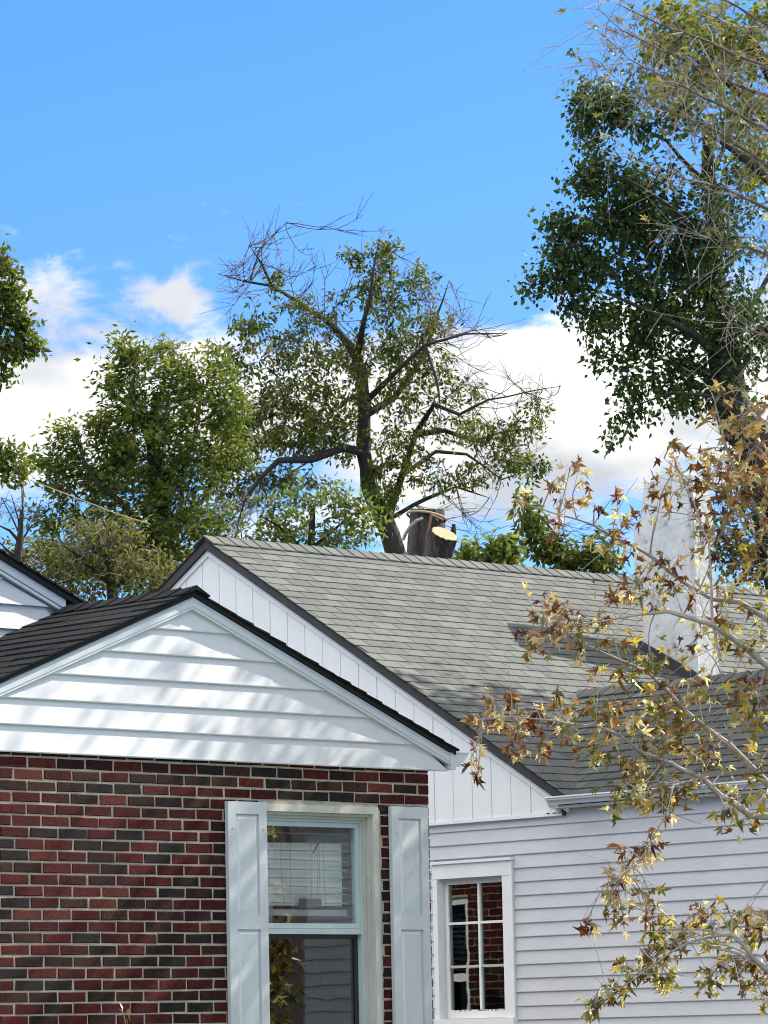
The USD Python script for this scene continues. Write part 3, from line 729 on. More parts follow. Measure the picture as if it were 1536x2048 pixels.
# gutter along the eave, K profile, with a dark drip edge above
XGt = XL - .005
prof = [(XGt, 3.212), (XGt - .070, 3.214), (XGt - .078, 3.226), (XGt - .088, 3.236), (XGt - .098, 3.262), (XGt - .118, 3.270), (XGt - .118, 3.284), (XGt, 3.286)]
gut = MB()
n = len(prof)
v = [(p, 19.415, q) for p, q in prof] + [(p, YEND, q) for p, q in prof]
f = [(i, n + i, n + (i + 1) % n) for i in range(n)] + [(i, n + (i + 1) % n, (i + 1) % n) for i in range(n)]
cc = [np.mean([(p, 19.415, q) for p, q in prof], axis=0), np.mean([(p, YEND, q) for p, q in prof], axis=0)]
v += [tuple(cc[0]), tuple(cc[1])]
f += [(2 * n, i, (i + 1) % n) for i in range(n)] + [(2 * n + 1, n + (i + 1) % n, n + i) for i in range(n)]
gutter2 = gut.add(v, f).build('gutter', 'gutter_metal', wh)
MB().box(XGt - .125, XGt - .112, YEND, 19.418, 3.2845, 3.2945).build('gutter_lip', 'white_paint', gutter2)
MB().box(XL - .070, XL + .0, YEND, 19.30, 3.2875, 3.300).build('drip_edge', 'dark_metal', wh)
MB().box(XL + .001, XL + .019, YEND, 19.328, 3.2155, 3.2865).build('fascia', 'trim_paint', wh)
# ---- chimneys
cx0, cx1, cy0, cy1 = 23.45, 23.735, 21.145, 21.715
def chimney(x0, x1, y0, y1, z0, z1, taper, name, mat_, parent, slope=0.0):
    rows, ch = 9, .03
    v, f = [], []
    for i in range(rows):
        t = i / (rows - 1)
        z = z0 + (z1 - z0) * t
        a = taper * (1 - t) + (-.022 if i == rows - 1 else 0.0)
        xx0, xx1, yy0, yy1 = x0 - a, x1 + a, y0 - a, y1 + a
        ring = [(xx0 + ch, yy0), (xx1 - ch, yy0), (xx1, yy0 + ch), (xx1, yy1 - ch), (xx1 - ch, yy1), (xx0 + ch, yy1), (xx0, yy1 - ch), (xx0, yy0 + ch)]
        for p, q in ring:
            w = rng.uniform(-.004, .004, 3)
            v.append((p + w[0], q + w[1], z + w[2] * 2 + slope * (q - y0) * (1 if i == rows - 1 else 0)))
    for i in range(rows - 1):
        for j in range(8):
            f.append((i * 8 + j, i * 8 + (j + 1) % 8, (i + 1) * 8 + (j + 1) % 8)); f.append((i * 8 + j, (i + 1) * 8 + (j + 1) % 8, (i + 1) * 8 + j))
    o = (rows - 1) * 8
    f += [(o, o + j, o + j + 1) for j in range(1, 7)]
    return MB().add(v, f).build(name, mat_, parent, smooth=25)
ch = chimney(cx0, cx1, cy0, cy1, 4.30, 6.125, .012, 'chimney', 'chimney_render', wh)
MB().prism([(cy1 + .03, 4.62), (cy1 + .03, 4.825), (cy0 - .03, 4.50), (cy0 - .03, 4.28)], lambda p, q, t: (t, p, q), cx0 - .030, cx0 - .016).build('flashing', 'flashing', ch, label='dark flashing sheet along the foot of the chimney')
MB().box(cx0 + .07, cx1 - .07, cy0 + .12, cy1 - .12, 6.10, 6.17).build('flue', 'chimney_render', ch)
ch2 = MB()
ch2.hexa([(25.70, 23.72, 4.5), (26.1, 23.72, 4.5), (26.1, 23.88, 4.5), (25.70, 23.88, 4.5), (25.70, 23.72, 6.30), (26.1, 23.72, 6.36), (26.1, 23.88, 6.20), (25.70, 23.88, 6.14)])
ch2 = ch2.build('chimney', 'chimney_render', wh, label='lower rear chimney with sloping top behind the ridge')
# ---- window of the lilac wall
XW = XL - .004
cs = MB()
cs.box(XW - .018, XW + .06, WY1 - .082 + .035, WY1, WWZ0 + .035, 2.765)              # far casing
cs.box(XW - .018, XW + .06, WY0, WY0 + .100, WWZ0 + .035, 2.765)
cs.box(XW - .020, XW + .06, WY0, WY1, 2.7655, 2.872)
win2 = cs.build('window', 'white_paint', wh)
MB().box(XW - .034, XW + .02, WY0 - .008, WY1 + .008, 2.8725, 2.893).build('drip_cap', 'white_paint', win2)
MB().box(XW - .040, XW + .09, WY0 - .004, WY1 + .004, WWZ0 - .012, WWZ0 + .0345).build('sill', 'white_paint', win2)
jy0, jy1, jz0, jz1 = WY0 + .101, WY1 - .048, WWZ0 + .036, 2.764
jb = MB()
jb.box(XW + .02, XW + .115, jy1 - .018, jy1, jz0, jz1); jb.box(XW + .02, XW + .115, jy0, jy0 + .006, jz0, jz1); jb.box(XW + .02, XW + .115, jy0 + .0065, jy1 - .0185, jz1 - .012, jz1)
jb.build('jamb', 'lilac_siding', win2)
sy0, sy1, sz0, sz1 = jy0 + .007, jy1 - .019, jz0 + .001, jz1 - .013
sa = MB()
xs0, xs1 = XW + .045, XW + .075
sa.box(xs0, xs1, sy1 - .030, sy1, sz0, sz1); sa.box(xs0, xs1, sy0, sy0 + .012, sz0, sz1); sa.box(xs0, xs1, sy0 + .0125, sy1 - .0305, sz1 - .028, sz1); sa.box(xs0, xs1, sy0 + .0125, sy1 - .0305, sz0, sz0 + .062)
sash = sa.build('sash', 'white_paint', win2)
gy0, gy1, gz0, gz1 = sy0 + .013, sy1 - .031, sz0 + .063, sz1 - .029
ym_ = 20.272
mz1, mz2 = 2.440, 2.125
MB().box(xs0 - .004, xs1 - .004, ym_ - .010, ym_ + .010, gz0, gz1).build('muntin', 'white_paint', win2)
for zz in (mz1, mz2):
    for a, b in ((gy0, ym_ - .0105), (ym_ + .0105, gy1)):
        MB().box(xs0 - .003, xs1 - .004, a, b, zz - .010, zz + .008).build('muntin', 'old_white_paint' if zz == mz2 else 'white_paint', win2)
for a, b in ((gy0, ym_ - .011), (ym_ + .011, gy1)):
    for c_, d_ in ((gz0, mz2 - .011), (mz2 + .009, mz1 - .011), (mz1 + .009, gz1)):
        MB().box(xs0 + .012, xs0 + .015, a + .0005, b - .0005, c_ + .0005, d_ - .0005).build('pane', 'pane_old', win2)
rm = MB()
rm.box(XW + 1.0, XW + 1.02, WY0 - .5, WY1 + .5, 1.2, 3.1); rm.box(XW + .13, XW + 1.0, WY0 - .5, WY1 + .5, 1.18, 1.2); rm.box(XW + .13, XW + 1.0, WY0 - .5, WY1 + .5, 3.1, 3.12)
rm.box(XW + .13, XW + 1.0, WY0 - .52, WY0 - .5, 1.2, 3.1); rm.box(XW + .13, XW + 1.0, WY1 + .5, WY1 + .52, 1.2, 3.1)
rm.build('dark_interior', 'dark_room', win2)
chips = MB()
for yc in np.arange(20.0, 20.55, .018):
    if rng.random() < .45:
        w = rng.uniform(.003, .010)
        chips.box(xs0 - .0012, xs0, yc - w, yc + w, sz0 + .050 + rng.uniform(0, .004), sz0 + .058 + rng.uniform(0, .004))
chips.build('paint_chips', 'dark_metal', win2, kind='stuff')

# ================================================================== TREES
def leaf_geo(P, D, N, L_, Wd):
    """Arrays of folded four-point leaves: base points P, directions D, normals N, lengths, widths."""
    S = np.cross(D, N); S /= np.maximum(np.linalg.norm(S, axis=1, keepdims=True), 1e-9)
    a = P
    tip = P + D * L_[:, None]
    mid = P + D * (L_ * .45)[:, None]
    l = mid + S * (Wd / 2)[:, None] + N * (Wd * .18)[:, None]
    r = mid - S * (Wd / 2)[:, None] + N * (Wd * .18)[:, None]
    v = np.stack([a, l, tip, r], 1).reshape(-1, 3)
    i = np.arange(len(P))[:, None] * 4
    f = np.concatenate([i + [0, 2, 1], i + [0, 3, 2]], 0)
    return v, f

def unit(a):
    return a / np.maximum(np.linalg.norm(a, axis=-1, keepdims=True), 1e-9)

def densify(pts, step):
    out = [np.asarray(pts[0], float)]
    for a, b in zip(pts[:-1], pts[1:]):
        a, b = np.asarray(a, float), np.asarray(b, float)
        k = max(1, int(np.linalg.norm(b - a) / step))
        out += [a + (b - a) * (i + 1) / k for i in range(k)]
    return np.array(out)

def wobble(pts, amp, seed, freq=1.0):
    pts = np.asarray(pts, float)
    s = np.linspace(0, 1, len(pts))
    o = np.stack([meshkit.fbm(np.stack([np.arange(len(pts)) * .35 * freq, np.full(len(pts), seed * 7.3 + k * 11.1), np.zeros(len(pts))], 1), 3) - .5 for k in range(3)], 1)
    return pts + o * amp * np.sin(np.minimum(s * 3, 1) * math.pi / 2)[:, None]

def grow(nodes, targets, r):
    """Joins each target to the nearest wood already there (nearest first); returns the twigs as polylines."""
    nodes = np.asarray(nodes, float); twigs = []
    T = np.asarray(targets, float)
    d2 = np.full(len(T), 1e18); near = np.zeros(len(T), int)
    for i in range(0, len(nodes)):
        d = ((T - nodes[i]) ** 2).sum(1); m_ = d < d2; d2[m_] = d[m_]; near[m_] = i
    allp = [n for n in nodes]
    left = np.ones(len(T), bool)
    dd = d2.copy()
    for _ in range(len(T)):
        i = int(np.argmin(np.where(left, dd, 1e18)))
        left[i] = False
        a, b = allp[near[i]], T[i]
        ln = np.linalg.norm(b - a)
        k = max(2, int(ln / .22) + 1)
        t = np.linspace(0, 1, k + 1)[:, None]
        bow = r.normal(size=3) * ln * .06 + np.array([0, 0, ln * .07])
        p = a + (b - a) * t + bow * (4 * t * (1 - t)) + np.vstack([np.zeros(3), r.normal(size=(k - 1, 3)) * ln * .014, np.zeros(3)])
        twigs.append(p)
        for q in p[1:]:
            allp.append(q)
            d = ((T - q) ** 2).sum(1); m_ = left & (d < dd * .92); dd[m_] = d[m_]; near[m_] = len(allp) - 1
    return twigs

def blob_points(blobs, r, depth):
    """blobs: (u, v, ru, rv, count[, depth shift]) in the photo's pixels, turned into points in ellipsoids of the same extent in depth."""
    out = []
    for b in blobs:
        u, v, ru, rv, n = b[:5]
        dz = b[5] if len(b) > 5 else 0.0
        q = r.normal(size=(n, 3)); q = q / np.linalg.norm(q, axis=1, keepdims=True) * np.where(r.random((n, 1)) < .1, r.uniform(1.0, 1.18, (n, 1)), r.random((n, 1)) ** .45)
        dep = depth + dz + q[:, 2] * max(ru, rv) * depth / F * 1.1
        for a, d in zip(q, dep):
            out.append(W(u + a[0] * ru, v + a[1] * rv, d))
    return np.array(out)

def tree(name, label, cat, depth, trunk, limbs, blobs, leaf, leaves_per, palette, seed, base_r, bark='bark_dark', twig_mat='twig_brown', leafmat='leaf_green', droop=.3, lean=(0, 0, 0), spread=.16, bare=(), twig_r=.007, group=None, thin=1.0, limb_k=.72, stream=0.0):
    """trunk and limbs: polylines of (u, v, depth shift, radius); blobs: leafy twig ends; bare: leafless twig ends."""
    r = np.random.default_rng(seed)
    t3 = np.array([W(u, v, depth + dz) for u, v, dz, _ in trunk])
    base = t3[0].copy(); base[2] = 0.0
    o = thing(name, label, cat, (base[0], base[1], 0), group)
    if t3[0][2] > .3:
        t3 = np.vstack([base, t3]); rad = [trunk[0][3] * 1.25] + [x[3] for x in trunk]
    else:
        rad = [x[3] for x in trunk]
    def poly(p3, rads, amp, sd):
        d = densify(p3, .25)
        s = np.concatenate([[0], np.cumsum(np.linalg.norm(np.diff(p3, axis=0), axis=1))]); sd_ = np.concatenate([[0], np.cumsum(np.linalg.norm(np.diff(d, axis=0), axis=1))])
        return wobble(d, amp, sd), np.interp(sd_, s, rads)
    nodes = []
    p, rr = poly(t3, rad, base_r * 1.2, seed)
    MB().tube(p, rr, 9).build('trunk', bark, o, smooth=True)
    nodes += [q for q in p if q[2] > 2.0]
    for i, lb in enumerate(limbs):
        p3 = np.array([W(u, v, depth + dz) for u, v, dz, _ in lb])
        p, rr = poly(p3, [x[3] * limb_k for x in lb], .10, seed + i + 3)
        rr[-1] = .004
        MB().tube(p, rr, 6).build('limb', bark, o, smooth=True)
        nodes += list(p)
    pts = blob_points([(b[0], b[1], b[2], b[3], max(2, int(b[4] * thin)), *b[5:]) for b in blobs], r, depth)
    nb_ = len(pts)
    sprays = []
    if len(bare):
        nd0 = np.asarray(nodes); cen = nd0[nd0[:, 2] > np.median(nd0[:, 2]) - 1].mean(0)
        for b in bare:
            tips = blob_points([(b[0], b[1], b[2], b[3], max(2, int(b[4] / 3.2)))], r, depth)
            for q in tips:
                near = np.argsort(((nd0 - q) ** 2).sum(1))[:6]
                a = nd0[r.choice(near)]
                ln = np.linalg.norm(q - a) + .05
                if ln > 1.5: continue
                t = np.linspace(0, 1, 9)[:, None]
                up = np.array([0, 0, .16 * ln])
                p = a + (q - a) * t + up * (t * t - t) * 1.5 + r.normal(size=3) * .05 * ln * (4 * t * (1 - t)) + r.normal(size=(9, 3)) * .008 * ln
                sprays.append((p, twig_r * 1.2, twig_r * .45))
                for _ in range(r.integers(3, 7)):
                    k = r.integers(3, 8)
                    ax = unit(p[min(k + 1, 8)] - p[k - 1])
                    d = unit(ax + unit(r.normal(size=3)) * .75 + np.array([0, 0, .15]))
                    l2 = min(ln, 1.4) * r.uniform(.18, .45)
                    t2 = np.linspace(0, 1, 5)[:, None]
                    p2 = p[k] + d * l2 * t2 + (ax * .25 + np.array([0, 0, .1])) * l2 * t2 * t2
                    sprays.append((p2, twig_r * .7, twig_r * .38))
                    if r.random() < .5:
                        d3 = unit(d + unit(r.normal(size=3)) * .8); sprays.append((p2[2] + d3 * l2 * .5 * t2, twig_r * .5, twig_r * .35))
    tw = grow(nodes, pts, r)
    mb = MB()
    ends = []
    for p, r0, r1 in sprays:
        mb.tube(p, np.linspace(r0, r1, len(p)), 3, cap=False)
    for p in tw:
        mb.tube(p, np.linspace(twig_r * 1.25, twig_r * .55, len(p)), 3, cap=False)
        ends.append(p); 
    mb.build('twigs', twig_mat, o, kind='stuff')
    # leaves along the outer two thirds of each twig and in a tuft at its end
    lookup = {tuple(np.round(q, 5)): i for i, q in enumerate(pts)}
    P, D, Cc = [], [], []
    pal = np.array([c for c, w in palette]); pw = np.array([w for c, w in palette]); pw = pw / pw.sum()
    for p in ends:
        i = lookup.get(tuple(np.round(p[-1], 5)), -1)
        if i >= nb_: continue
        n = r.poisson(leaves_per)
        ax = unit(p[-1] - p[-2])
        hue = r.choice(len(pal), p=pw)
        ln = np.linalg.norm(p[-1] - p[0])
        for _ in range(n):
            s = r.beta(3.0, 1.0)
            x = s * (len(p) - 1); k = min(int(x), len(p) - 2)
            q = p[k] + (p[k + 1] - p[k]) * (x - k) if ln < 1.2 else p[-1] - ax * (1 - s) * .6
            q = q + r.normal(size=3) * spread + (unit(np.array(lean)) * r.exponential(stream) if stream else 0)
            d = unit(r.normal(size=3) + ax * .7 + np.array([0, 0, -droop * 2]) + np.array(lean))
            P.append(q); D.append(d)
            c = pal[hue] if r.random() < .7 else pal[r.choice(len(pal), p=pw)]
            Cc.append(c * r.uniform(.75, 1.3))
    P, D, Cc = np.array(P), np.array(D), np.array(Cc)
    N = unit(r.normal(size=P.shape) + np.array([0, 0, .9])); N = unit(N - D * (N * D).sum(1, keepdims=True))
    sc = r.uniform(.65, 1.25, len(P))
    v, f = leaf_geo(P, D, N, leaf[0] * sc, leaf[1] * sc)
    MB().add(v, f, np.repeat(Cc, 4, 0)).build('foliage', leafmat, o, kind='stuff')
    return o

OLIVE = [((0.095, 0.115, 0.022), 4), ((0.07, 0.092, 0.02), 3), ((0.16, 0.165, 0.03), 2.5), ((0.19, 0.15, 0.04), .7), ((0.04, 0.055, 0.015), 2)]
LIGHT = [((0.125, 0.155, 0.026), 4), ((0.09, 0.12, 0.026), 3), ((0.18, 0.19, 0.04), 2.5), ((0.045, 0.068, 0.018), 2)]
DARK = [((0.036, 0.066, 0.018), 5), ((0.055, 0.088, 0.020), 3), ((0.095, 0.125, 0.025), 1.8), ((0.022, 0.042, 0.016), 2.5)]
YELLOW = [((0.19, 0.20, 0.025), 4), ((0.12, 0.15, 0.02), 3), ((0.26, 0.22, 0.04), 2), ((0.08, 0.11, 0.02), 2)]
TAN = [((0.12, 0.11, 0.035), 3), ((0.09, 0.10, 0.025), 3), ((0.17, 0.14, 0.06), 2), ((0.05, 0.06, 0.02), 2)]

# half-bare tree in the middle, behind the ridge
tree('half_bare_tree', 'half bare tree with dark forked limbs rising behind the roof ridge', 'tree', 58.0,
     [(798, 1110, 0, .16), (775, 1040, 0, .14), (740, 975, 0, .118), (728, 900, 0, .11), (733, 830, 0, .10), (726, 750, 0, .085), (705, 690, .2, .07), (650, 640, .4, .05)],
     [[(728, 905, 0, .11), (690, 895, -.3, .10), (625, 915, -.5, .09), (560, 918, -.6, .075), (520, 955, -.7, .05), (490, 1000, -.8, .03), (470, 1070, -.8, .012)],
      [(650, 640, .4, .065), (590, 600, .6, .05), (545, 570, .7, .04), (525, 530, .7, .03), (500, 490, .7, .018)],
      [(545, 572, .7, .035), (490, 560, .5, .025), (440, 545, .4, .014)],
      [(715, 715, .1, .09), (730, 640, -.3, .06), (742, 595, -.4, .045), (748, 540, -.4, .03), (760, 480, -.4, .015)],
      [(733, 830, 0, .10), (790, 795, .4, .08), (840, 720, .6, .06), (870, 640, .7, .035), (900, 560, .8, .015)],
      [(735, 800, 0, .09), (800, 740, -.5, .06), (850, 690, -.7, .04), (930, 670, -.9, .025), (1010, 670, -1., .012)],
      [(830, 870, .3, .07), (890, 860, .4, .06), (950, 880, .5, .045), (1010, 860, .5, .03), (1090, 850, .5, .014)],
      [(775, 1040, 0, .10), (800, 960, .2, .085), (830, 870, .3, .07), (870, 810, -.2, .055), (920, 830, -.4, .045), (980, 800, -.5, .025), (1120, 770, -.6, .010)],
      [(805, 950, .2, .06), (870, 905, .6, .05), (930, 910, .8, .035), (1000, 960, .9, .02), (1060, 940, .9, .012)],
      [(500, 560, .5, .02), (520, 500, .6, .016), (575, 450, .6, .008)],
      [(850, 690, -.7, .04), (870, 760, -.8, .035), (880, 830, -.9, .02)],
      [(775, 1040, 0, .06), (850, 1000, .4, .05), (910, 975, .6, .03), (980, 1000, .7, .015)]],
     [(560, 690, 90, 50, 46), (640, 700, 100, 70, 85), (540, 780, 100, 60, 80), (640, 800, 110, 70, 110), (560, 860, 110, 55, 110), (480, 870, 70, 60, 60), (660, 880, 80, 50, 70), (470, 960, 60, 60, 60), (570, 960, 80, 40, 50),
      (780, 700, 80, 70, 80), (800, 620, 80, 60, 60), (750, 560, 50, 50, 40), (770, 505, 40, 30, 22), (845, 560, 35, 40, 20), (705, 510, 22, 14, 8), (600, 620, 60, 30, 22), (500, 640, 40, 40, 24), (460, 710, 50, 40, 26), (560, 560, 20, 30, 7),
      (860, 720, 60, 60, 36), (800, 800, 70, 50, 46), (900, 780, 70, 50, 26), (930, 860, 80, 40, 36), (1010, 880, 70, 45, 50), (1060, 930, 40, 28, 26), (960, 950, 50, 30, 18), (800, 900, 70, 60, 60), (720, 760, 30, 60, 10, -.5), (745, 960, 30, 50, 8, -.5), (880, 960, 60, 40, 22), (770, 980, 40, 60, 40), (1070, 830, 40, 30, 14), (690, 600, 40, 40, 14), (880, 640, 40, 40, 14)],
     (.092, .038), 14.0, OLIVE, 21, .2, droop=.35, spread=.055, twig_r=.0075, limb_k=.62,
     bare=[(500, 530, 70, 70, 50), (560, 500, 50, 60, 30), (620, 560, 50, 60, 26), (720, 470, 60, 50, 16), (870, 600, 60, 80, 34), (940, 660, 70, 60, 46), (960, 740, 60, 50, 40), (1060, 790, 60, 40, 40), (1060, 880, 60, 50, 26), (940, 1040, 60, 40, 30), (970, 960, 70, 50, 26), (450, 590, 40, 50, 16), (830, 840, 60, 60, 24), (480, 1030, 45, 60, 70), (440, 1060, 40, 40, 30), (520, 990, 40, 50, 30), (620, 640, 60, 40, 18)])

# leafy, wind-blown tree left of it
tree('windblown_tree', 'leafy green tree with wind-blown sprays left of the half bare tree', 'tree', 55.0,
     [(330, 1230, 0, .22), (325, 1120, 0, .18), (310, 1000, 0, .14), (300, 880, .1, .09), (310, 780, .2, .05)],
     [[(322, 1090, 0, .10), (250, 1020, -.4, .07), (190, 960, -.6, .04), (150, 880, -.7, .02)], [(310, 980, 0, .09), (380, 900, .4, .06), (400, 800, .6, .035), (370, 710, .6, .015)],
      [(320, 1060, 0, .08), (400, 1000, .5, .05), (450, 930, .7, .03)], [(305, 900, 0, .05), (260, 800, -.3, .03), (270, 700, -.3, .015)], [(240, 1010, -.4, .04), (160, 1000, -.6, .025), (80, 920, -.8, .012)]],
     [(258, 675, 22, 16, 9), (275, 720, 40, 30, 30), (335, 695, 32, 18, 16), (250, 740, 40, 28, 24), (350, 750, 60, 50, 60), (290, 800, 70, 55, 90), (235, 785, 25, 16, 8), (390, 810, 60, 60, 70), (320, 880, 90, 60, 130), (225, 850, 35, 28, 26), (250, 910, 50, 40, 60), (148, 862, 22, 26, 20), (200, 868, 20, 26, 16), (150, 915, 32, 30, 30),
      (90, 925, 32, 18, 18), (130, 965, 45, 32, 34), (200, 970, 60, 40, 60), (300, 970, 100, 60, 140), (400, 940, 70, 70, 100), (420, 1040, 70, 60, 90), (440, 740, 50, 50, 40), (450, 820, 60, 60, 60), (470, 900, 60, 60, 60), (310, 1060, 90, 60, 130), (200, 1050, 70, 50, 70), (120, 1030, 40, 36, 26), (100, 1080, 30, 30, 20), (380, 1120, 80, 50, 80), (260, 1140, 90, 50, 110), (160, 1120, 60, 40, 50)],
     (.105, .042), 30.0, LIGHT, 31, .2, droop=.2, lean=(-.7, .5, .12), spread=.075, twig_r=.0075, thin=.42, stream=.08)

# brownish scrubby tree low in front of the windblown one
tree('scrubby_tree', 'brownish scrubby tree with many thin twigs above the black roof', 'tree', 48.0,
     [(230, 1260, 0, .10), (225, 1190, 0, .07), (215, 1120, 0, .05), (220, 1060, 0, .03)],
     [[(222, 1170, 0, .05), (160, 1110, -.3, .03), (110, 1080, -.4, .012)], [(224, 1180, 0, .05), (290, 1120, .3, .03), (330, 1080, .4, .012)]],
     [(170, 1080, 60, 50, 60), (230, 1070, 60, 45, 55), (120, 1130, 70, 40, 60), (200, 1140, 80, 45, 80), (280, 1130, 70, 50, 80), (60, 1120, 55, 28, 50), (30, 1115, 40, 20, 26), (320, 1170, 50, 30, 40), (160, 1180, 70, 30, 50)],
     (.085, .034), 8.0, TAN, 41, .1, droop=.2, spread=.10, twig_r=.006, twig_mat='twig_tan', bare=[(190, 1080, 90, 60, 40), (250, 1100, 70, 50, 24)])

# bushes behind the ridge
tree('young_tree', 'light green young tree behind the ridge between the two trunks', 'tree', 50.0,
     [(620, 1180, 0, .07), (620, 1090, 0, .05), (625, 1010, 0, .03)], [[(620, 1110, 0, .04), (560, 1050, -.2, .02), (520, 1030, -.3, .01)], [(620, 1100, 0, .04), (690, 1040, .2, .02), (730, 1010, .3, .01)]],
     [(560, 1020, 60, 40, 60), (640, 1000, 60, 45, 70), (700, 1020, 50, 50, 60), (600, 1070, 80, 40, 80), (690, 1080, 60, 30, 50), (530, 1080, 50, 30, 40), (745, 1050, 30, 40, 26)], (.09, .042), 9.0, LIGHT, 51, .07, spread=.07, thin=.6, twig_r=.006, group='young trees behind the roof ridge')
tree('young_tree', 'small bright green treetop showing over the ridge right of the cut trunk', 'tree', 46.0,
     [(1010, 1220, 0, .05), (1008, 1150, 0, .035), (1005, 1090, 0, .015)], [[(1008, 1140, 0, .02), (960, 1110, -.2, .01)]],
     [(1000, 1095, 28, 22, 26), (1020, 1115, 30, 20, 24), (975, 1120, 26, 18, 16), (940, 1100, 16, 24, 10), (935, 1122, 22, 12, 12)], (.11, .055), 9.0, LIGHT, 61, .05, spread=.06, twig_r=.005, group='young trees behind the roof ridge')
tree('young_tree', 'olive green treetop over the ridge left of the white chimney', 'tree', 47.0,
     [(1150, 1220, 0, .06), (1140, 1150, 0, .04), (1120, 1080, 0, .02), (1080, 1030, .1, .01)], [[(1142, 1140, 0, .03), (1190, 1100, .2, .015), (1215, 1080, .2, .01)]],
     [(1120, 1110, 40, 28, 40), (1160, 1120, 45, 22, 40), (1205, 1125, 35, 20, 26), (1065, 1050, 30, 40, 30), (1090, 1090, 30, 26, 24), (1200, 1090, 25, 30, 12), (1050, 1010, 14, 30, 8)], (.12, .05), 9.0, OLIVE, 71, .06, spread=.07, twig_r=.0055, group='young trees behind the roof ridge', bare=[(1190, 1080, 40, 30, 14), (1100, 1030, 40, 40, 12)])

# leaves of a tree at the left edge, and a bare one behind it
tree('edge_tree', 'green leafy branch end of a tree reaching in at the left edge', 'tree', 44.0,
     [(-160, 1230, 0, .2), (-150, 1000, 0, .17), (-140, 800, 0, .13), (-120, 640, 0, .07)],
     [[(-140, 780, 0, .08), (-60, 700, .2, .05), (20, 690, .3, .02), (70, 690, .3, .01)], [(-130, 700, 0, .07), (-60, 600, .1, .04), (5, 540, .2, .015)], [(-145, 900, 0, .07), (-70, 930, .2, .04), (20, 920, .3, .012)]],
     [(5, 520, 16, 28, 22), (15, 570, 30, 36, 50), (25, 620, 30, 36, 50), (50, 660, 26, 22, 30), (60, 695, 28, 22, 26), (15, 700, 40, 36, 50), (-5, 750, 24, 20, 20), (-60, 640, 60, 120, 120), (20, 905, 28, 22, 24), (35, 945, 24, 22, 22), (0, 930, 30, 30, 24)],
     (.095, .048), 9.0, [((0.085, 0.105, 0.022), 4), ((0.055, 0.08, 0.018), 3), ((0.15, 0.16, 0.03), 2)], 81, .2, spread=.06, thin=.75, twig_r=.006)
tree('bare_tree', 'bare leafless tree with upright branches at the left edge above the gable', 'tree', 42.0,
     [(36, 1190, 0, .06), (38, 1110, 0, .05), (40, 1080, 0, .038), (42, 1020, .05, .015)],
     [[(40, 1085, 0, .05), (20, 1062, -.1, .035), (-10, 1045, -.2, .02)], [(40, 1080, 0, .04), (36, 1040, .1, .025), (22, 990, .15, .01)], [(40, 1080, 0, .04), (44, 1030, -.1, .025), (40, 970, -.1, .01)], [(42, 1085, 0, .035), (60, 1055, .1, .022), (90, 1030, .2, .01)], [(38, 1065, 0, .03), (22, 1035, .1, .02), (2, 1000, .1, .01)], [(36, 1120, 0, .04), (15, 1100, -.1, .025), (-10, 1075, -.2, .015)]],
     [(95, 1100, 10, 8, 2)], (.06, .03), 9.0, TAN, 91, .07, bare=[(30, 1000, 45, 40, 30), (70, 1030, 30, 30, 16), (0, 1020, 30, 40, 16)], twig_r=.0045, bark='bark_dark', limb_k=.42)

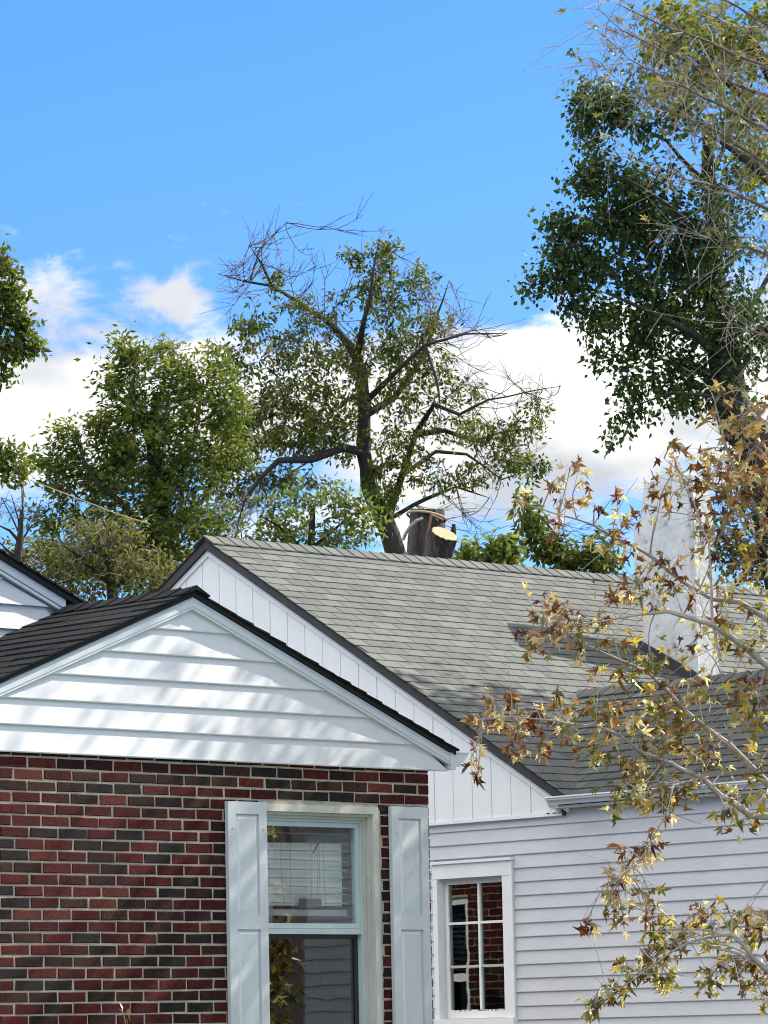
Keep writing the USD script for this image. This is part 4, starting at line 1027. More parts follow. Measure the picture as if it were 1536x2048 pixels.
# big dark tree on the right
tree('dark_tree', 'tall dark green tree filling the upper right against the sky', 'tree', 46.0,
     [(1590, 1230, 0, .36), (1560, 1000, 0, .32), (1505, 880, 0, .26), (1465, 780, 0, .22), (1450, 700, 0, .19), (1430, 560, .2, .14), (1420, 400, .3, .10), (1410, 250, .3, .05)],
     [[(1455, 720, 0, .12), (1380, 660, -.5, .08), (1300, 620, -.8, .05), (1200, 580, -1., .025)], [(1440, 620, .1, .11), (1360, 540, .6, .07), (1260, 480, .9, .04), (1150, 460, 1., .02)], [(1430, 520, .2, .09), (1350, 420, -.6, .05), (1250, 360, -.9, .03), (1180, 330, -1., .015)],
      [(1420, 380, .3, .07), (1340, 280, .5, .04), (1240, 230, .7, .02)], [(1470, 790, 0, .10), (1390, 740, .5, .06), (1320, 720, .7, .03), (1260, 740, .8, .015)], [(1490, 850, 0, .08), (1420, 790, -.5, .05), (1340, 780, -.7, .03), (1260, 810, -.8, .015)], [(1450, 690, 0, .10), (1520, 600, .5, .07), (1560, 500, .7, .04)], [(1422, 350, .3, .06), (1480, 230, .5, .04), (1520, 120, .5, .02)]],
     [(1190, 190, 36, 24, 46), (1180, 245, 34, 40, 60), (1235, 220, 46, 45, 70), (1270, 180, 30, 40, 24), (1175, 275, 22, 18, 12), (1300, 260, 60, 50, 50), (1380, 200, 70, 70, 70), (1190, 330, 34, 26, 34), (1170, 370, 40, 30, 50), (1240, 370, 55, 40, 80), (1310, 380, 70, 55, 110), (1120, 445, 34, 22, 40), (1170, 450, 55, 36, 80), (1260, 450, 70, 45, 120), (1350, 460, 80, 60, 150),
      (1105, 500, 28, 24, 26), (1160, 520, 55, 32, 80), (1062, 572, 28, 10, 16), (1095, 560, 26, 22, 26), (1150, 575, 50, 28, 60), (1240, 540, 70, 45, 120), (1340, 560, 80, 55, 150), (1440, 520, 90, 70, 150), (1140, 620, 26, 18, 20), (1200, 630, 50, 28, 56), (1280, 630, 70, 40, 100), (1380, 650, 80, 50, 130), (1470, 640, 70, 60, 110), (1180, 672, 22, 10, 9),
      (1220, 700, 34, 20, 26), (1290, 700, 55, 32, 64), (1370, 730, 60, 40, 80), (1455, 730, 60, 50, 70), (1250, 765, 34, 16, 18), (1310, 770, 45, 28, 44), (1390, 790, 60, 28, 60), (1250, 815, 26, 24, 26), (1230, 858, 22, 14, 14), (1275, 830, 24, 18, 12), (1470, 800, 60, 30, 40), (1440, 400, 90, 80, 140), (1500, 300, 60, 90, 90), (1450, 120, 80, 80, 70), (1540, 700, 40, 60, 50), (1345, 120, 50, 60, 26),
      (1500, 900, 50, 60, 60), (1530, 1000, 40, 60, 60), (1480, 1110, 50, 50, 50), (1440, 1075, 18, 30, 14), (1530, 1130, 30, 40, 30), (1450, 1120, 16, 26, 10), (1490, 1000, 40, 40, 30)],
     (.085, .052), 26.0, DARK, 101, .36, leafmat='leaf_dark', droop=.4, spread=.10, twig_r=.008, thin=.26, limb_k=.5)

# unseen tree added beyond the right edge, crown sized to shade the cross roof
o = thing('unseen_shade_tree', 'unseen leafy tree added beyond the right edge to shade the cross roof', 'tree', (26.6, 17.6, 0))
ry = np.random.default_rng(5)
MB().tube(wobble(densify([(26.6, 17.6, 0), (26.5, 17.7, 4), (26.4, 17.8, 9)], .3), .1, 2), np.linspace(.18, .04, 32)[:len(densify([(26.6, 17.6, 0), (26.5, 17.7, 4), (26.4, 17.8, 9)], .3))], 8).build('trunk', 'bark_dark', o, smooth=True)
q = ry.normal(size=(1700, 3)); q = unit(q) * ry.random((1700, 1)) ** .4 * [2.5, 3.0, 3.1] + [25.7, 16.6, 8.9]
tw = MB()
for p in q:
    a = np.array([26.45, 17.75, min(max(p[2] - .8, 4), 9)]); tw.tube([a, (a + p) / 2 + [0, 0, .15], p], [.014, .009, .004], 3, cap=False)
tw.build('twigs', 'twig_brown', o, kind='stuff')
P = np.repeat(q, 16, 0) + ry.normal(size=(1700 * 16, 3)) * .16
D = unit(ry.normal(size=P.shape) - [0, 0, .6]); N = unit(ry.normal(size=P.shape) + [0, 0, .8])
v, f = leaf_geo(P, D, N, np.full(len(P), .12), np.full(len(P), .06))
MB().add(v, f, np.tile((0.07, 0.10, 0.02), (len(v), 1))).build('foliage', 'leaf_green', o, kind='stuff')

# yellowing tree behind the twiggy crown at the upper right
tree('yellowing_tree', 'yellow green treetop at the top right corner behind bare twigs', 'tree', 38.0,
     [(1640, 1230, 0, .22), (1630, 800, 0, .18), (1600, 400, 0, .13), (1560, 200, 0, .08), (1500, 60, 0, .04)],
     [[(1600, 420, 0, .08), (1500, 320, -.3, .05), (1400, 250, -.4, .02)], [(1580, 280, 0, .07), (1460, 170, .2, .04), (1340, 90, .3, .015)], [(1540, 130, 0, .05), (1440, 40, .2, .03), (1330, 0, .2, .012)]],
     [(1340, 30, 40, 40, 40), (1320, 90, 34, 30, 30), (1400, 60, 60, 60, 70), (1480, 110, 60, 60, 60), (1400, 150, 60, 40, 44), (1340, 170, 40, 40, 26), (1500, 220, 50, 50, 40), (1440, 270, 50, 50, 30), (1520, 320, 40, 50, 30), (1530, 40, 40, 60, 40)],
     (.085, .045), 8, YELLOW, 111, .2, droop=.4, spread=.09, twig_r=.006, twig_mat='twig_tan')

# ---- the half-felled trunk
D_ST = 40.0
ct = thing('cut_trunk', 'half-felled tree trunk with a freshly cut branch stub behind the roof ridge', 'tree trunk', (*W(852, 1130, D_ST)[:2], 0))
def bark_tube(mb, pts, rad, n=28, seed=0, ridge=.03):
    pts = np.asarray(pts, float)
    k0 = mb.n
    mb.tube(pts, rad, n)
    v = mb.v[-1]
    k = len(pts)
    for i in range(k):
        for j in range(n):
            a = 2 * math.pi * j / n
            f_ = (meshkit.noise(np.array([[math.cos(a) * 4 + seed, math.sin(a) * 4, i * .22]]))[0] - .5) * ridge * 2 + ridge * .35 * (1 if j % 2 else -1)
            v[i * n + j] += (v[i * n + j] - pts[i]) / np.linalg.norm(v[i * n + j] - pts[i]) * f_ * np.asarray(rad if np.ndim(rad) else [rad] * k)[i] * 3
p0, p1 = W(848, 1175, D_ST), W(855, 1018, D_ST)
base = p0.copy(); base[2] = 0
line = np.vstack([[base], np.linspace(p0, p1, 14)])
mb = MB(); bark_tube(mb, line, np.concatenate([[.30], np.linspace(.215, .172, 14)]), seed=3)
trunk = mb.build('trunk', 'bark_stump', ct, smooth=50)
# stub: leaves the trunk low and ends in a pale cut facing up and to the right
s0, s1 = W(858, 1170, D_ST - .10), W(889, 1068, D_ST - .34)
ax = unit(s1 - s0)
line = np.linspace(s0, s1, 10)
mb = MB(); bark_tube(mb, line, np.linspace(.155, .142, 10), seed=8, ridge=.022)
v = mb.v[-1]
cutn = unit(-.50 * np.array([FW[0], FW[1], 0]) + .38 * RT + np.array([0, 0, .85]))
top = v[9 * 28:10 * 28]
for j in range(28):                               # slant the last ring onto the plane of the cut
    t = ((s1 - top[j]) @ cutn) / (ax @ cutn)
    top[j] += ax * t
v[-1] = s1
stub = mb.build('branch_stub', 'bark_stump', ct, smooth=50)
ring = top * 1.0
cen = ring.mean(0)
ring2 = cen + (ring - cen) * .955 + cutn * .006
fc = MB().add(np.vstack([ring2, [cen + cutn * .006], ring2 - cutn * .02]), [(28, j, (j + 1) % 28) for j in range(28)] + [(j, 29 + j, (j + 1) % 28) for j in range(28)] + [((j + 1) % 28, 29 + j, 29 + (j + 1) % 28) for j in range(28)])
fc.build('cut_face', 'fresh_wood', stub)
# dark broken stub behind, at the right
q0, q1 = W(905, 1085, D_ST + .15), W(908, 1048, D_ST + .15)
MB().tube(np.linspace(q0, q1, 6), np.linspace(.05, .018, 6), 7).build('broken_stub', 'bark_dark', ct)
# webbing round the trunk and the knotted tail
mid = W(853, 1040, D_ST)
band = []
for a in np.linspace(0, 2 * math.pi, 30):
    c_ = W(853, 1034 + 8 * math.sin(a + .9), D_ST)
    band.append(c_ + .198 * (RT * math.cos(a) + np.array([FW[0], FW[1], 0]) * math.sin(a)))
MB().tube(band, .013, 6).build('strap', 'rope_tan', ct)
tail = [W(863, 1030, D_ST - .22), W(860, 1045, D_ST - .23), W(857, 1060, D_ST - .23), W(853, 1072, D_ST - .22), W(849, 1118, D_ST - .22)]
MB().tube(tail, [.016, .013, .011, .007, .003], 6).build('strap_tail', 'rope_red', ct)
MB().tube([W(862, 1029, D_ST - .21), W(872, 1034, D_ST - .21), W(886, 1040, D_ST - .16)], .012, 6).build('strap_tail', 'rope_red', ct)
br = [W(846, 1036, D_ST - .24), W(834, 1041, D_ST - .26), W(822, 1052, D_ST - .25), W(812, 1066, D_ST - .22), W(806, 1080, D_ST - .2)]
MB().tube(br, [.014, .018, .02, .02, .017], 6).build('pinned_branch', 'bark_grey', ct)
vt = MB()
ring = [W(u, v, 36.5) for u, v in ((768, 1128), (770, 1116), (800, 1108), (816, 1104), (822, 1128))]
vt.add(ring + [p + np.array([FW[0], FW[1], 0]) * .5 for p in ring], [(0, 1, 2), (0, 2, 3), (0, 3, 4), (5, 7, 6), (5, 8, 7), (5, 9, 8), (1, 6, 7), (1, 7, 2), (2, 7, 8), (2, 8, 3), (3, 8, 9), (3, 9, 4), (0, 5, 6), (0, 6, 1), (4, 9, 5), (4, 5, 0)])
vt = vt.build('roof_hump', 'vent_grey', wh, label='grey sheet-metal hump just behind the ridge')

# tan rope slanting across the leafy tree
rp = MB().tube(densify([W(60, 960, 43), W(150, 995, 43), W(240, 1030, 43), W(300, 1048, 43)], .3), .006, 5).build('rope', 'rope_tan')
tag(rp, 'thin tan rope slanting across the wind-blown green tree', 'rope')

# ================================================================== SWEETGUM in front, right
rs = np.random.default_rng(77)
DS = 22.0
sg = thing('sweetgum_tree', 'sweetgum with star-shaped brown and yellow leaves reaching in front of the lilac wall', 'tree', (17.35, 14.35, 0))
tp = densify([(17.35, 14.35, 0), (17.3, 14.3, 1.5), (17.32, 14.25, 3.5), (17.25, 14.3, 5.5), (17.2, 14.2, 8.0), (17.1, 14.2, 10.5)], .3)
MB().tube(wobble(tp, .12, 5), np.linspace(.15, .03, len(tp)), 10).build('trunk', 'bark_grey', sg, smooth=True)
def S(u, v, dz=0.0): return W(u, v, DS + dz)
LIMBS = [
    [(1640, 1660, .1, .042), (1560, 1632, .1, .034), (1500, 1630, .05, .030), (1440, 1592, 0, .026), (1404, 1556, 0, .022), (1340, 1525, -.1, .016), (1284, 1508, -.1, .013), (1237, 1473, -.2, .011), (1190, 1453, -.2, .009), (1110, 1442, -.3, .007), (1020, 1432, -.3, .005), (960, 1440, -.3, .003)],
    [(1640, 1700, .2, .044), (1560, 1595, .3, .034), (1520, 1555, .3, .030), (1457, 1488, .3, .026), (1413, 1455, .3, .022), (1373, 1425, .2, .020), (1335, 1383, .2, .017), (1293, 1343, .1, .012), (1200, 1303, 0, .008), (1141, 1273, 0, .006), (1095, 1255, -.1, .003)],
    [(1640, 1450, -.2, .040), (1580, 1375, -.2, .032), (1536, 1332, -.2, .028), (1424, 1247, -.3, .022), (1337, 1220, -.3, .014), (1260, 1235, -.4, .008), (1150, 1250, -.4, .004)],
    [(1640, 1310, .3, .034), (1536, 1238, .3, .026), (1480, 1203, .2, .022), (1424, 1195, .2, .018), (1370, 1163, .2, .015), (1311, 1120, .2, .014), (1224, 1070, .2, .012), (1184, 1050, .1, .009), (1117, 1030, .1, .006), (1024, 1003, .1, .003)],
    [(1440, 1320, -.3, .012), (1427, 1237, -.2, .011), (1417, 1087, -.2, .009), (1384, 997, -.2, .007), (1364, 950, -.2, .004), (1330, 920, -.2, .002)],
    [(1300, 1110, .2, .008), (1312, 1050, .2, .006), (1324, 990, .2, .003)],
    [(1640, 1800, -.3, .036), (1560, 1960, -.3, .026), (1505, 1912, -.4, .018), (1488, 1890, -.4, .016), (1463, 1874, -.4, .014), (1438, 1872, -.4, .012), (1380, 1884, -.5, .009), (1342, 1904, -.5, .007), (1310, 1929, -.5, .006), (1250, 1970, -.5, .004), (1190, 2005, -.5, .002)],
    [(1483, 1909, -.4, .010), (1438, 1900, -.45, .009), (1402, 1887, -.5, .007), (1330, 1830, -.5, .004), (1260, 1815, -.5, .002)],
    [(1404, 1556, 0, .009), (1345, 1570, -.2, .008), (1335, 1618, -.3, .006), (1312, 1665, -.3, .005), (1285, 1720, -.3, .004), (1240, 1760, -.3, .002)],
    [(1640, 1200, .1, .03), (1560, 1100, .1, .022), (1500, 1000, .1, .016), (1455, 900, .1, .010), (1430, 800, .1, .005)],
    [(1640, 1080, 0, .03), (1580, 960, 0, .02), (1540, 860, 0, .012), (1480, 780, 0, .006)],
    [(1457, 1488, .3, .010), (1470, 1440, .2, .008), (1450, 1380, .2, .005)], [(1413, 1455, .3, .008), (1418, 1410, .2, .006), (1412, 1390, .2, .004)], [(1405, 1445, .3, .007), (1392, 1390, .3, .005), (1385, 1375, .3, .003)],
    [(1475, 1470, .2, .009), (1510, 1435, .1, .007), (1530, 1400, .1, .004)], [(1284, 1508, -.1, .007), (1330, 1515, -.2, .008), (1296, 1560, -.3, .005), (1250, 1590, -.3, .003)],
]
# twiggy, nearly leafless upper crown
UPPER = [
    [(1680, 200, 0, .04), (1560, 150, 0, .028), (1420, 85, -.1, .018), (1310, 45, -.2, .010), (1240, 12, -.2, .004)],
    [(1680, 300, .3, .04), (1560, 205, .3, .026), (1400, 140, .2, .018), (1310, 95, .2, .012), (1245, 60, .1, .006), (1195, 20, .1, .003)],
    [(1680, 360, -.3, .036), (1560, 270, -.3, .024), (1450, 215, -.3, .016), (1350, 165, -.4, .010), (1260, 120, -.4, .006), (1190, 55, -.4, .003)],
    [(1680, 460, .2, .036), (1560, 350, .2, .024), (1440, 265, .2, .014), (1330, 220, .1, .008), (1240, 165, .1, .004), (1180, 115, .1, .002)],
    [(1680, 520, -.2, .036), (1560, 430, -.2, .022), (1450, 380, -.2, .012), (1370, 360, -.3, .007), (1290, 320, -.3, .004), (1240, 285, -.3, .002)],
    [(1680, 620, .1, .03), (1560, 520, .1, .018), (1470, 485, .1, .010), (1390, 470, 0, .005), (1350, 455, 0, .003)],
    [(1680, 760, -.1, .03), (1580, 690, -.1, .016), (1500, 660, -.2, .008), (1465, 645, -.2, .005)],
    [(1680, 120, .2, .036), (1560, 60, .2, .022), (1470, 10, .2, .012), (1380, -30, .2, .006)],
]
nodes = []
tips = []
for lb in LIMBS + UPPER:
    p3 = np.array([S(u, v, dz) for u, v, dz, _ in lb])
    if lb[0][0] >= 1640:                          # tie the limb to the trunk, outside the picture
        zj = min(max(p3[0][2] - .35, 1.0), 10.0)
        k = int(np.argmin(abs(tp[:, 2] - zj)))
        p3 = np.vstack([tp[k], p3]); rads = [lb[0][3] * 1.15] + [x[3] for x in lb]
    else:
        rads = [x[3] for x in lb]
    d = densify(p3, .07)
    s = np.concatenate([[0], np.cumsum(np.linalg.norm(np.diff(p3, axis=0), axis=1))]); s2 = np.concatenate([[0], np.cumsum(np.linalg.norm(np.diff(d, axis=0), axis=1))])
    d2 = wobble(d, .035, rs.integers(99), 1.0)
    up_ = len(nodes) >= len(LIMBS)
    MB().tube(d2, np.interp(s2, s, rads) * (.5 if up_ else .74) * (1 + .16 * (meshkit.noise(np.stack([s2 * 14, s2 * 3 + len(nodes), s2 * 0], 1)) - .5)), 7).build('limb', 'twig_brown' if up_ else 'bark_grey', sg, smooth=True)
    nodes.append(d2)
lower = np.vstack(nodes[:len(LIMBS)]); upper = np.vstack(nodes[len(LIMBS):])

def star_leaf(P, d, n, size, curl, col):
    """A five-lobed leaf: base at P, midrib along d, face normal n."""
    d = unit(d); n = unit(n - d * (n @ d)); s_ = np.cross(d, n)
    lob = [(0.0, 1.0), (0.95, .92), (-0.95, .92), (1.95, .62), (-1.95, .62)]
    lob = [(a + rs.normal() * .14, l * rs.uniform(.75, 1.12)) for a, l in ((-2.05, .60), (-.98, .92), (0.0, 1.0), (.98, .92), (2.05, .60))]
    cx = .22
    pts, hz = [(0.0, 0.0)], [0.0]
    bend = rs.normal(size=5) * .24
    for i, (a, l) in enumerate(lob):
        for da, fl, hb in ((-.24, .56, .3), (0, 1.0, 1.0), (.24, .56, .3)):
            pts.append((cx + l * .82 * fl * math.cos(a + da), l * .82 * fl * math.sin(a + da))); hz.append(bend[i] * hb + (.09 if da else -.03))
        if i < 4:
            b = (a + lob[i + 1][0]) / 2
            pts.append((cx + .27 * math.cos(b), .27 * math.sin(b))); hz.append(.02)
    out = []; fold = rs.choice([0.1, .45, .8, 1.1])
    for (x, y), h in zip(pts + [(cx, 0.0)], hz + [0.0]):
        rr = math.hypot(x - cx, y)
        zc = -curl * rr * rr + h + fold * abs(y) * .8
        y *= 1 - .32 * fold
        out.append(P + size * (d * x + s_ * y + n * zc))
    k = len(pts)
    f = [(k, i, (i + 1) % k) for i in range(k)]
    return np.array(out), f
BROWN = [(0.15, 0.062, 0.026), (0.11, 0.036, 0.02), (0.21, 0.12, 0.045), (0.30, 0.21, 0.10), (0.09, 0.026, 0.018), (0.40, 0.31, 0.19), (0.46, 0.38, 0.25)]
GOLD = [(0.26, 0.20, 0.06), (0.18, 0.15, 0.045), (0.12, 0.11, 0.03), (0.40, 0.29, 0.04), (0.17, 0.09, 0.035), (0.42, 0.37, 0.21), (0.09, 0.09, 0.022), (0.50, 0.45, 0.30), (0.20, 0.12, 0.05), (0.13, 0.055, 0.025)]
RUST = [(0.24, 0.12, 0.04), (0.34, 0.22, 0.09), (0.16, 0.07, 0.025), (0.44, 0.36, 0.22), (0.28, 0.16, 0.05), (0.40, 0.31, 0.17)]
# clusters: (u, v, radius, leaves, palette)
CL = [(960, 1440, 22, 6, 0), (1000, 1425, 26, 10, 0), (1035, 1480, 30, 12, 0), (1075, 1490, 22, 7, 0), (1050, 1440, 26, 9, 0), (1095, 1435, 30, 14, 0), (1120, 1425, 26, 10, 1), (1025, 1400, 22, 6, 0), (985, 1390, 16, 4, 0), (1050, 1300, 16, 4, 0), (1070, 1280, 24, 9, 0), (1105, 1260, 28, 14, 0), (1120, 1240, 20, 7, 0), (1085, 1225, 24, 8, 0), (1130, 1215, 16, 5, 0), (1160, 1250, 24, 8, 1), (1056, 1190, 9, 1, 0), (1100, 1200, 10, 2, 0),
      (1215, 1190, 24, 9, 0), (1230, 1270, 24, 9, 1), (1215, 1235, 22, 8, 0), (1270, 1180, 26, 11, 1), (1320, 1190, 32, 18, 1), (1330, 1160, 26, 10, 1), (1300, 1140, 20, 7, 0), (1255, 1045, 20, 6, 0), (1245, 1065, 20, 7, 0), (1260, 1110, 18, 5, 0), (1340, 1120, 22, 8, 0), (1380, 1110, 20, 5, 0), (1385, 1065, 14, 2, 0), (1290, 1010, 30, 8, 0), (1310, 980, 30, 12, 0), (1345, 950, 32, 16, 2), (1380, 965, 24, 8, 0), (1340, 1000, 22, 6, 0),
      (1120, 1005, 18, 5, 0), (1140, 1010, 14, 3, 0), (1110, 1040, 16, 5, 0), (1050, 1000, 14, 3, 0), (1140, 935, 14, 4, 0), (1165, 960, 14, 4, 0), (1190, 1010, 14, 3, 0), (1228, 992, 10, 2, 0), (1195, 1075, 10, 2, 0), (1107, 965, 16, 5, 0),
      (1440, 1000, 40, 26, 0), (1480, 960, 44, 30, 2), (1440, 930, 34, 18, 0), (1500, 900, 44, 34, 2), (1470, 850, 40, 26, 2), (1520, 830, 40, 24, 2), (1430, 800, 24, 8, 0), (1510, 1010, 40, 26, 2), (1450, 1070, 34, 18, 0), (1500, 1080, 40, 20, 1), (1530, 960, 40, 24, 2), (1410, 960, 28, 12, 0), (1420, 1120, 28, 9, 0), (1490, 1130, 34, 12, 1), (1530, 1140, 34, 12, 1), (1400, 1035, 24, 9, 0), (1410, 900, 26, 9, 2), (1350, 890, 20, 4, 0), (1450, 1180, 30, 10, 1), (1380, 1190, 26, 10, 0),
      (1400, 1250, 26, 10, 0), (1440, 1280, 26, 9, 1), (1380, 1290, 26, 9, 0), (1420, 1310, 22, 7, 1), (1470, 1240, 30, 9, 1), (1500, 1290, 30, 10, 1), (1530, 1230, 28, 8, 1), (1300, 1320, 26, 9, 1), (1340, 1310, 22, 7, 1), (1265, 1335, 26, 8, 1), (1250, 1360, 22, 7, 1), (1310, 1395, 22, 8, 1), (1325, 1420, 20, 7, 1), (1380, 1370, 26, 9, 0), (1395, 1385, 20, 6, 1), (1360, 1430, 20, 8, 1), (1372, 1435, 18, 6, 1), (1430, 1395, 18, 4, 1),
      (1490, 1390, 34, 18, 1), (1520, 1370, 30, 14, 0), (1500, 1420, 24, 9, 1), (1530, 1440, 24, 7, 1), (1190, 1410, 30, 14, 1), (1230, 1430, 24, 8, 0), (1260, 1430, 24, 9, 0), (1205, 1495, 28, 13, 1), (1195, 1515, 20, 6, 1), (1140, 1480, 16, 4, 1), (1300, 1460, 28, 12, 1), (1330, 1470, 22, 8, 1), (1310, 1500, 28, 12, 1), (1365, 1480, 26, 10, 1), (1400, 1510, 30, 14, 1), (1420, 1490, 24, 8, 0), (1270, 1540, 22, 8, 0), (1250, 1570, 26, 11, 1), (1225, 1605, 20, 7, 1), (1310, 1575, 28, 11, 1), (1350, 1580, 24, 9, 1), (1340, 1600, 22, 7, 0), (1290, 1600, 22, 6, 1), (1260, 1530, 18, 5, 1), (1400, 1570, 20, 5, 1), (1470, 1590, 20, 5, 1), (1450, 1620, 22, 8, 1), (1495, 1640, 20, 6, 1), (1500, 1570, 24, 6, 1), (1530, 1600, 20, 4, 1), (1515, 1520, 26, 8, 1), (1450, 1545, 20, 4, 1),
      (1290, 1690, 24, 10, 0), (1270, 1715, 22, 9, 0), (1250, 1745, 22, 9, 0), (1228, 1765, 18, 7, 0), (1310, 1690, 16, 4, 0), (1215, 1790, 10, 2, 0), (1175, 1845, 16, 5, 0), (1225, 1815, 18, 6, 1), (1245, 1830, 18, 5, 0), (1250, 1795, 12, 2, 1), (1300, 1790, 18, 5, 1), (1285, 1815, 16, 4, 0), (1310, 1840, 24, 9, 1), (1330, 1860, 22, 8, 1), (1375, 1840, 20, 7, 0), (1370, 1870, 22, 8, 1), (1415, 1820, 18, 5, 1), (1420, 1850, 26, 11, 1), (1470, 1840, 28, 13, 1), (1500, 1850, 24, 10, 1), (1525, 1830, 20, 7, 0), (1525, 1870, 22, 8, 1), (1497, 1820, 14, 3, 0),
      (1320, 1895, 24, 10, 1), (1345, 1900, 22, 8, 1), (1300, 1920, 26, 12, 1), (1285, 1940, 26, 12, 1), (1255, 1945, 24, 11, 1), (1230, 1975, 22, 10, 1), (1215, 1990, 20, 8, 1), (1190, 2005, 20, 8, 1), (1180, 2018, 12, 3, 1), (1335, 1950, 20, 8, 1), (1330, 1975, 14, 4, 1), (1420, 1890, 18, 5, 1), (1415, 1965, 22, 8, 1), (1440, 1940, 24, 9, 1), (1475, 1935, 26, 11, 1), (1500, 1920, 22, 8, 1), (1525, 1935, 22, 7, 0), (1487, 1992, 13, 2, 0), (1515, 1975, 18, 6, 1), (1520, 2000, 12, 3, 1), (1455, 1915, 14, 3, 1), (940, 1520, 12, 2, 0), (955, 1500, 14, 3, 0), (955, 1540, 12, 3, 0), (1170, 1300, 20, 5, 0), (1190, 1345, 14, 3, 0)]
twg = MB()
leaves = []
for (u, v, r_, n, pal) in CL:
    c0 = S(u, v, rs.uniform(-.25, .25))
    i = int(np.argmin(((lower - c0) ** 2).sum(1)))
    a = lower[i]
    ln = np.linalg.norm(c0 - a)
    t = np.linspace(0, 1, 7)[:, None]
    p = a + (c0 - a) * t + (rs.normal(size=3) * .06 * ln + np.array([0, 0, .1 * ln])) * (4 * t * (1 - t))
    c0_end = p[-1]
    twg.tube(p, np.linspace(.0045, .0022, 7), 4, cap=False)
    palette = (BROWN, GOLD, RUST)[pal]
    ax = unit(c0 - a + 1e-6)
    rad = r_ * DS / F
    if 1270 < u < 1440 and 950 < v < 1340: n = n * .5
    for _ in range(int(n * (.95 if pal == 2 else 1.45)) + 1):
        q = c0 + rs.normal(size=3) * rad * .62
        st = p[rs.integers(4, 7)]
        pm = (st + q) / 2 + np.array([0, 0, .012])
        twg.tube([st, pm, q], [.0016, .0013, .0011], 3, cap=False)
        d = unit(unit(q - st) * .8 + rs.normal(size=3) * .6 + np.array([0, 0, -.75]))
        nn = unit(rs.normal(size=3) + np.array([.1, -.3, .5]))
        size = .044 + .046 * rs.random() ** 1.2
        col = np.minimum(np.array(palette[rs.integers(len(palette))]) * rs.uniform(.95, 1.5), .75)
        leaves.append((q, d, nn, size, rs.choice([-.5, .2, .6, 1.0]) * rs.uniform(.6, 1.3), col))
# fine bare twigs everywhere along the lower limbs
for k in range(230):
    a = lower[rs.integers(len(lower))]
    d = unit(rs.normal(size=3) + np.array([-.4, .3, .5]))
    ln = rs.uniform(.08, .34)
    t = np.linspace(0, 1, 6)[:, None]
    twg.tube(a + d * ln * t + rs.normal(size=3) * ln * .25 * t * t, np.linspace(.0034, .0014, 6), 3, cap=False)
twg.build('twigs', 'bark_grey', sg, kind='stuff')
ups = MB()
for k in range(1500):
    a = upper[rs.integers(len(upper))]
    d = unit(rs.normal(size=3) * .9 + np.array([-.55, .4, .1]))
    ln = rs.uniform(.06, .34)
    t = np.linspace(0, 1, 8)[:, None]
    bend = rs.normal(size=3) * ln * .5 + np.array([0, 0, -.2 * ln])
    p = a + d * ln * t + bend * t * t
    ups.tube(p, np.linspace(.0026, .0011, 8), 3, cap=False)
    if rs.random() < .6:
        b = p[rs.integers(3, 7)]; d2 = unit(d + rs.normal(size=3) * .7)
        ups.tube(b + d2 * ln * .5 * t + np.array([0, 0, -.1 * ln]) * t * t, np.linspace(.0026, .0012, 8), 3, cap=False)
    if a[2] > W(1300, 240, DS)[2] and rs.random() < .35 or rs.random() < .08:
        for _ in range(rs.integers(1, 4)):
            leaves.append((p[-1] + rs.normal(size=3) * .015, unit(d + rs.normal(size=3) * .6), unit(rs.normal(size=3) + np.array([0, 0, .6])), rs.uniform(.03, .055), rs.uniform(0, .5), np.array([(0.16, 0.17, 0.03), (0.22, 0.18, 0.06), (0.13, 0.10, 0.05), (0.10, 0.12, 0.03)][rs.integers(4)]) * rs.uniform(.8, 1.2)))
ups.build('twigs', 'twig_tan', sg, kind='stuff')
# the rest of its crown, right of the picture: it dapples the gable and the brick wall
for pl in ([(17.3, 14.28, 4.2), (18.2, 15.2, 5.2), (19.3, 15.6, 5.6), (20.4, 15.6, 5.9)], [(17.3, 14.3, 5.2), (18.4, 15.3, 6.4), (19.4, 15.5, 7.0), (20.5, 15.6, 7.5)], [(17.25, 14.3, 6.2), (18.3, 15.2, 7.3), (19.0, 15.5, 8.1)]):
    d = densify(pl, .12)
    MB().tube(wobble(d, .08, rs.integers(99)), np.linspace(.035, .006, len(d)), 6).build('limb', 'bark_grey', sg, smooth=True)
def clump(c0, n, r_):
    for _ in range(n):
        leaves.append((c0 + rs.normal(size=3) * r_, unit(rs.normal(size=3) + np.array([0, 0, -.5])), unit(rs.normal(size=3) + np.array([0, 0, .5])), rs.uniform(.06, .09), .3, np.array(GOLD[rs.integers(9)])))
def off_frame(c0):
    t = (YF - c0[1]) / -SUN[1]; xw, zw = c0[0] - t * SUN[0], c0[2] - t * SUN[2]        # where its shade falls on the front wall
    if xw < 13.62 - .5 * max(0, 2.9 - zw) and 2.15 < zw < 3.12: return False
    return 768 + F * ((c0 - C) @ RT) / ((c0 - C) @ FW) > 1600
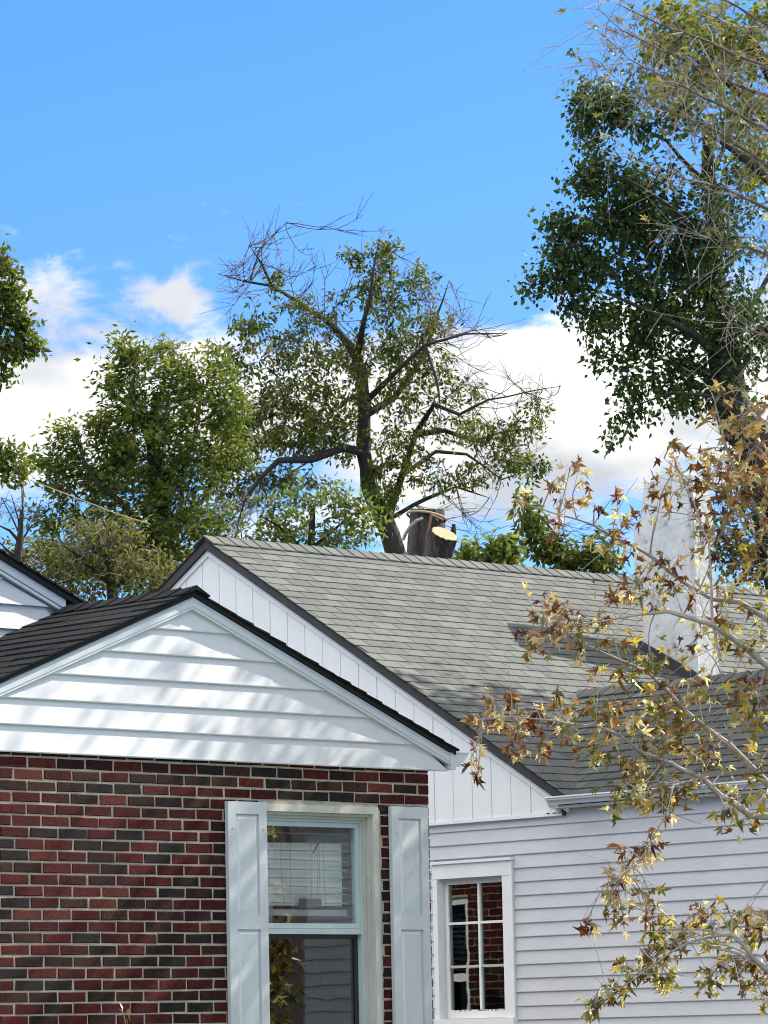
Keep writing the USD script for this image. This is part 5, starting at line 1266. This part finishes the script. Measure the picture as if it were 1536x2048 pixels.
for k in range(330):
    c0 = np.array([rs.uniform(17.6, 20.9), rs.uniform(15.1, 15.9), rs.uniform(4.4, 6.85)])
    if off_frame(c0): clump(c0, 15, .11)
for k in range(58):
    c0 = np.array([rs.uniform(17.6, 20.9), rs.uniform(15.2, 15.9), rs.uniform(6.9, 8.5)])
    if off_frame(c0): clump(c0, 11, .075)
for k in range(14):
    c0 = np.array([17.3, 14.1, 6.5]) + rs.normal(size=3) * [.5, .4, 1.3]
    if off_frame(c0): clump(c0, 8, .12)
vis = []
for i, l in enumerate(leaves):
    dd = l[0] - C; z = dd @ FW; u = 768 + F * (dd @ RT) / z; v = 1024 - F * (dd @ UP) / z
    vis.append((-l[3] if (-10 < u < 1530 and 0 < v < 2050) else 1.0, i))
best = {i for _, i in sorted(vis)[:300]}
rest = MB()
for i, (P, d, n, size, curl, col) in enumerate(leaves):
    v, f = star_leaf(P, d, n, size, curl, col)
    if i in best: MB().add(v, f, np.tile(col, (len(v), 1))).build('leaf', 'leaf_autumn', sg)
    else: rest.add(v, f, np.tile(col, (len(v), 1)))
rest.build('foliage', 'leaf_autumn', sg, kind='stuff')

# ---- dry weed tip in front of the brick wall
wd_ = thing('dry_weed', 'dry brown curled leaves on a weed tip before the brick wall', 'weed', (*W(250, 2048, 20.2)[:2], 0))
b0 = W(252, 2070, 20.2); b1 = W(250, 2040, 20.2); b2 = W(243, 2015, 20.2)
MB().tube([(b0[0], b0[1], 0), (b0[0] + .02, b0[1], 1.0), b0, b1, b2], [.006, .005, .004, .003, .002], 5).build('stem', 'twig_tan', wd_)
for (u, v, du, dv) in ((246, 2022, -6, -14), (250, 2030, 8, -10), (252, 2036, 4, 14), (247, 2026, -5, -4), (255, 2028, 4, 10)):
    P = W(u, v, 20.2); d = unit(W(u + du, v + dv, 20.2 + .02) - P)
    vv, ff = leaf_geo(P[None], d[None], unit(np.array([[.3, -.7, .5]])), np.array([.055]), np.array([.022]))
    MB().add(vv, ff, np.tile((0.22, 0.12, 0.04), (4, 1))).build('dry_leaf', 'leaf_autumn', wd_)
for p in stage.Traverse():
    p.ClearCustomDataByKey('at') if p.HasCustomDataKey('at') else None
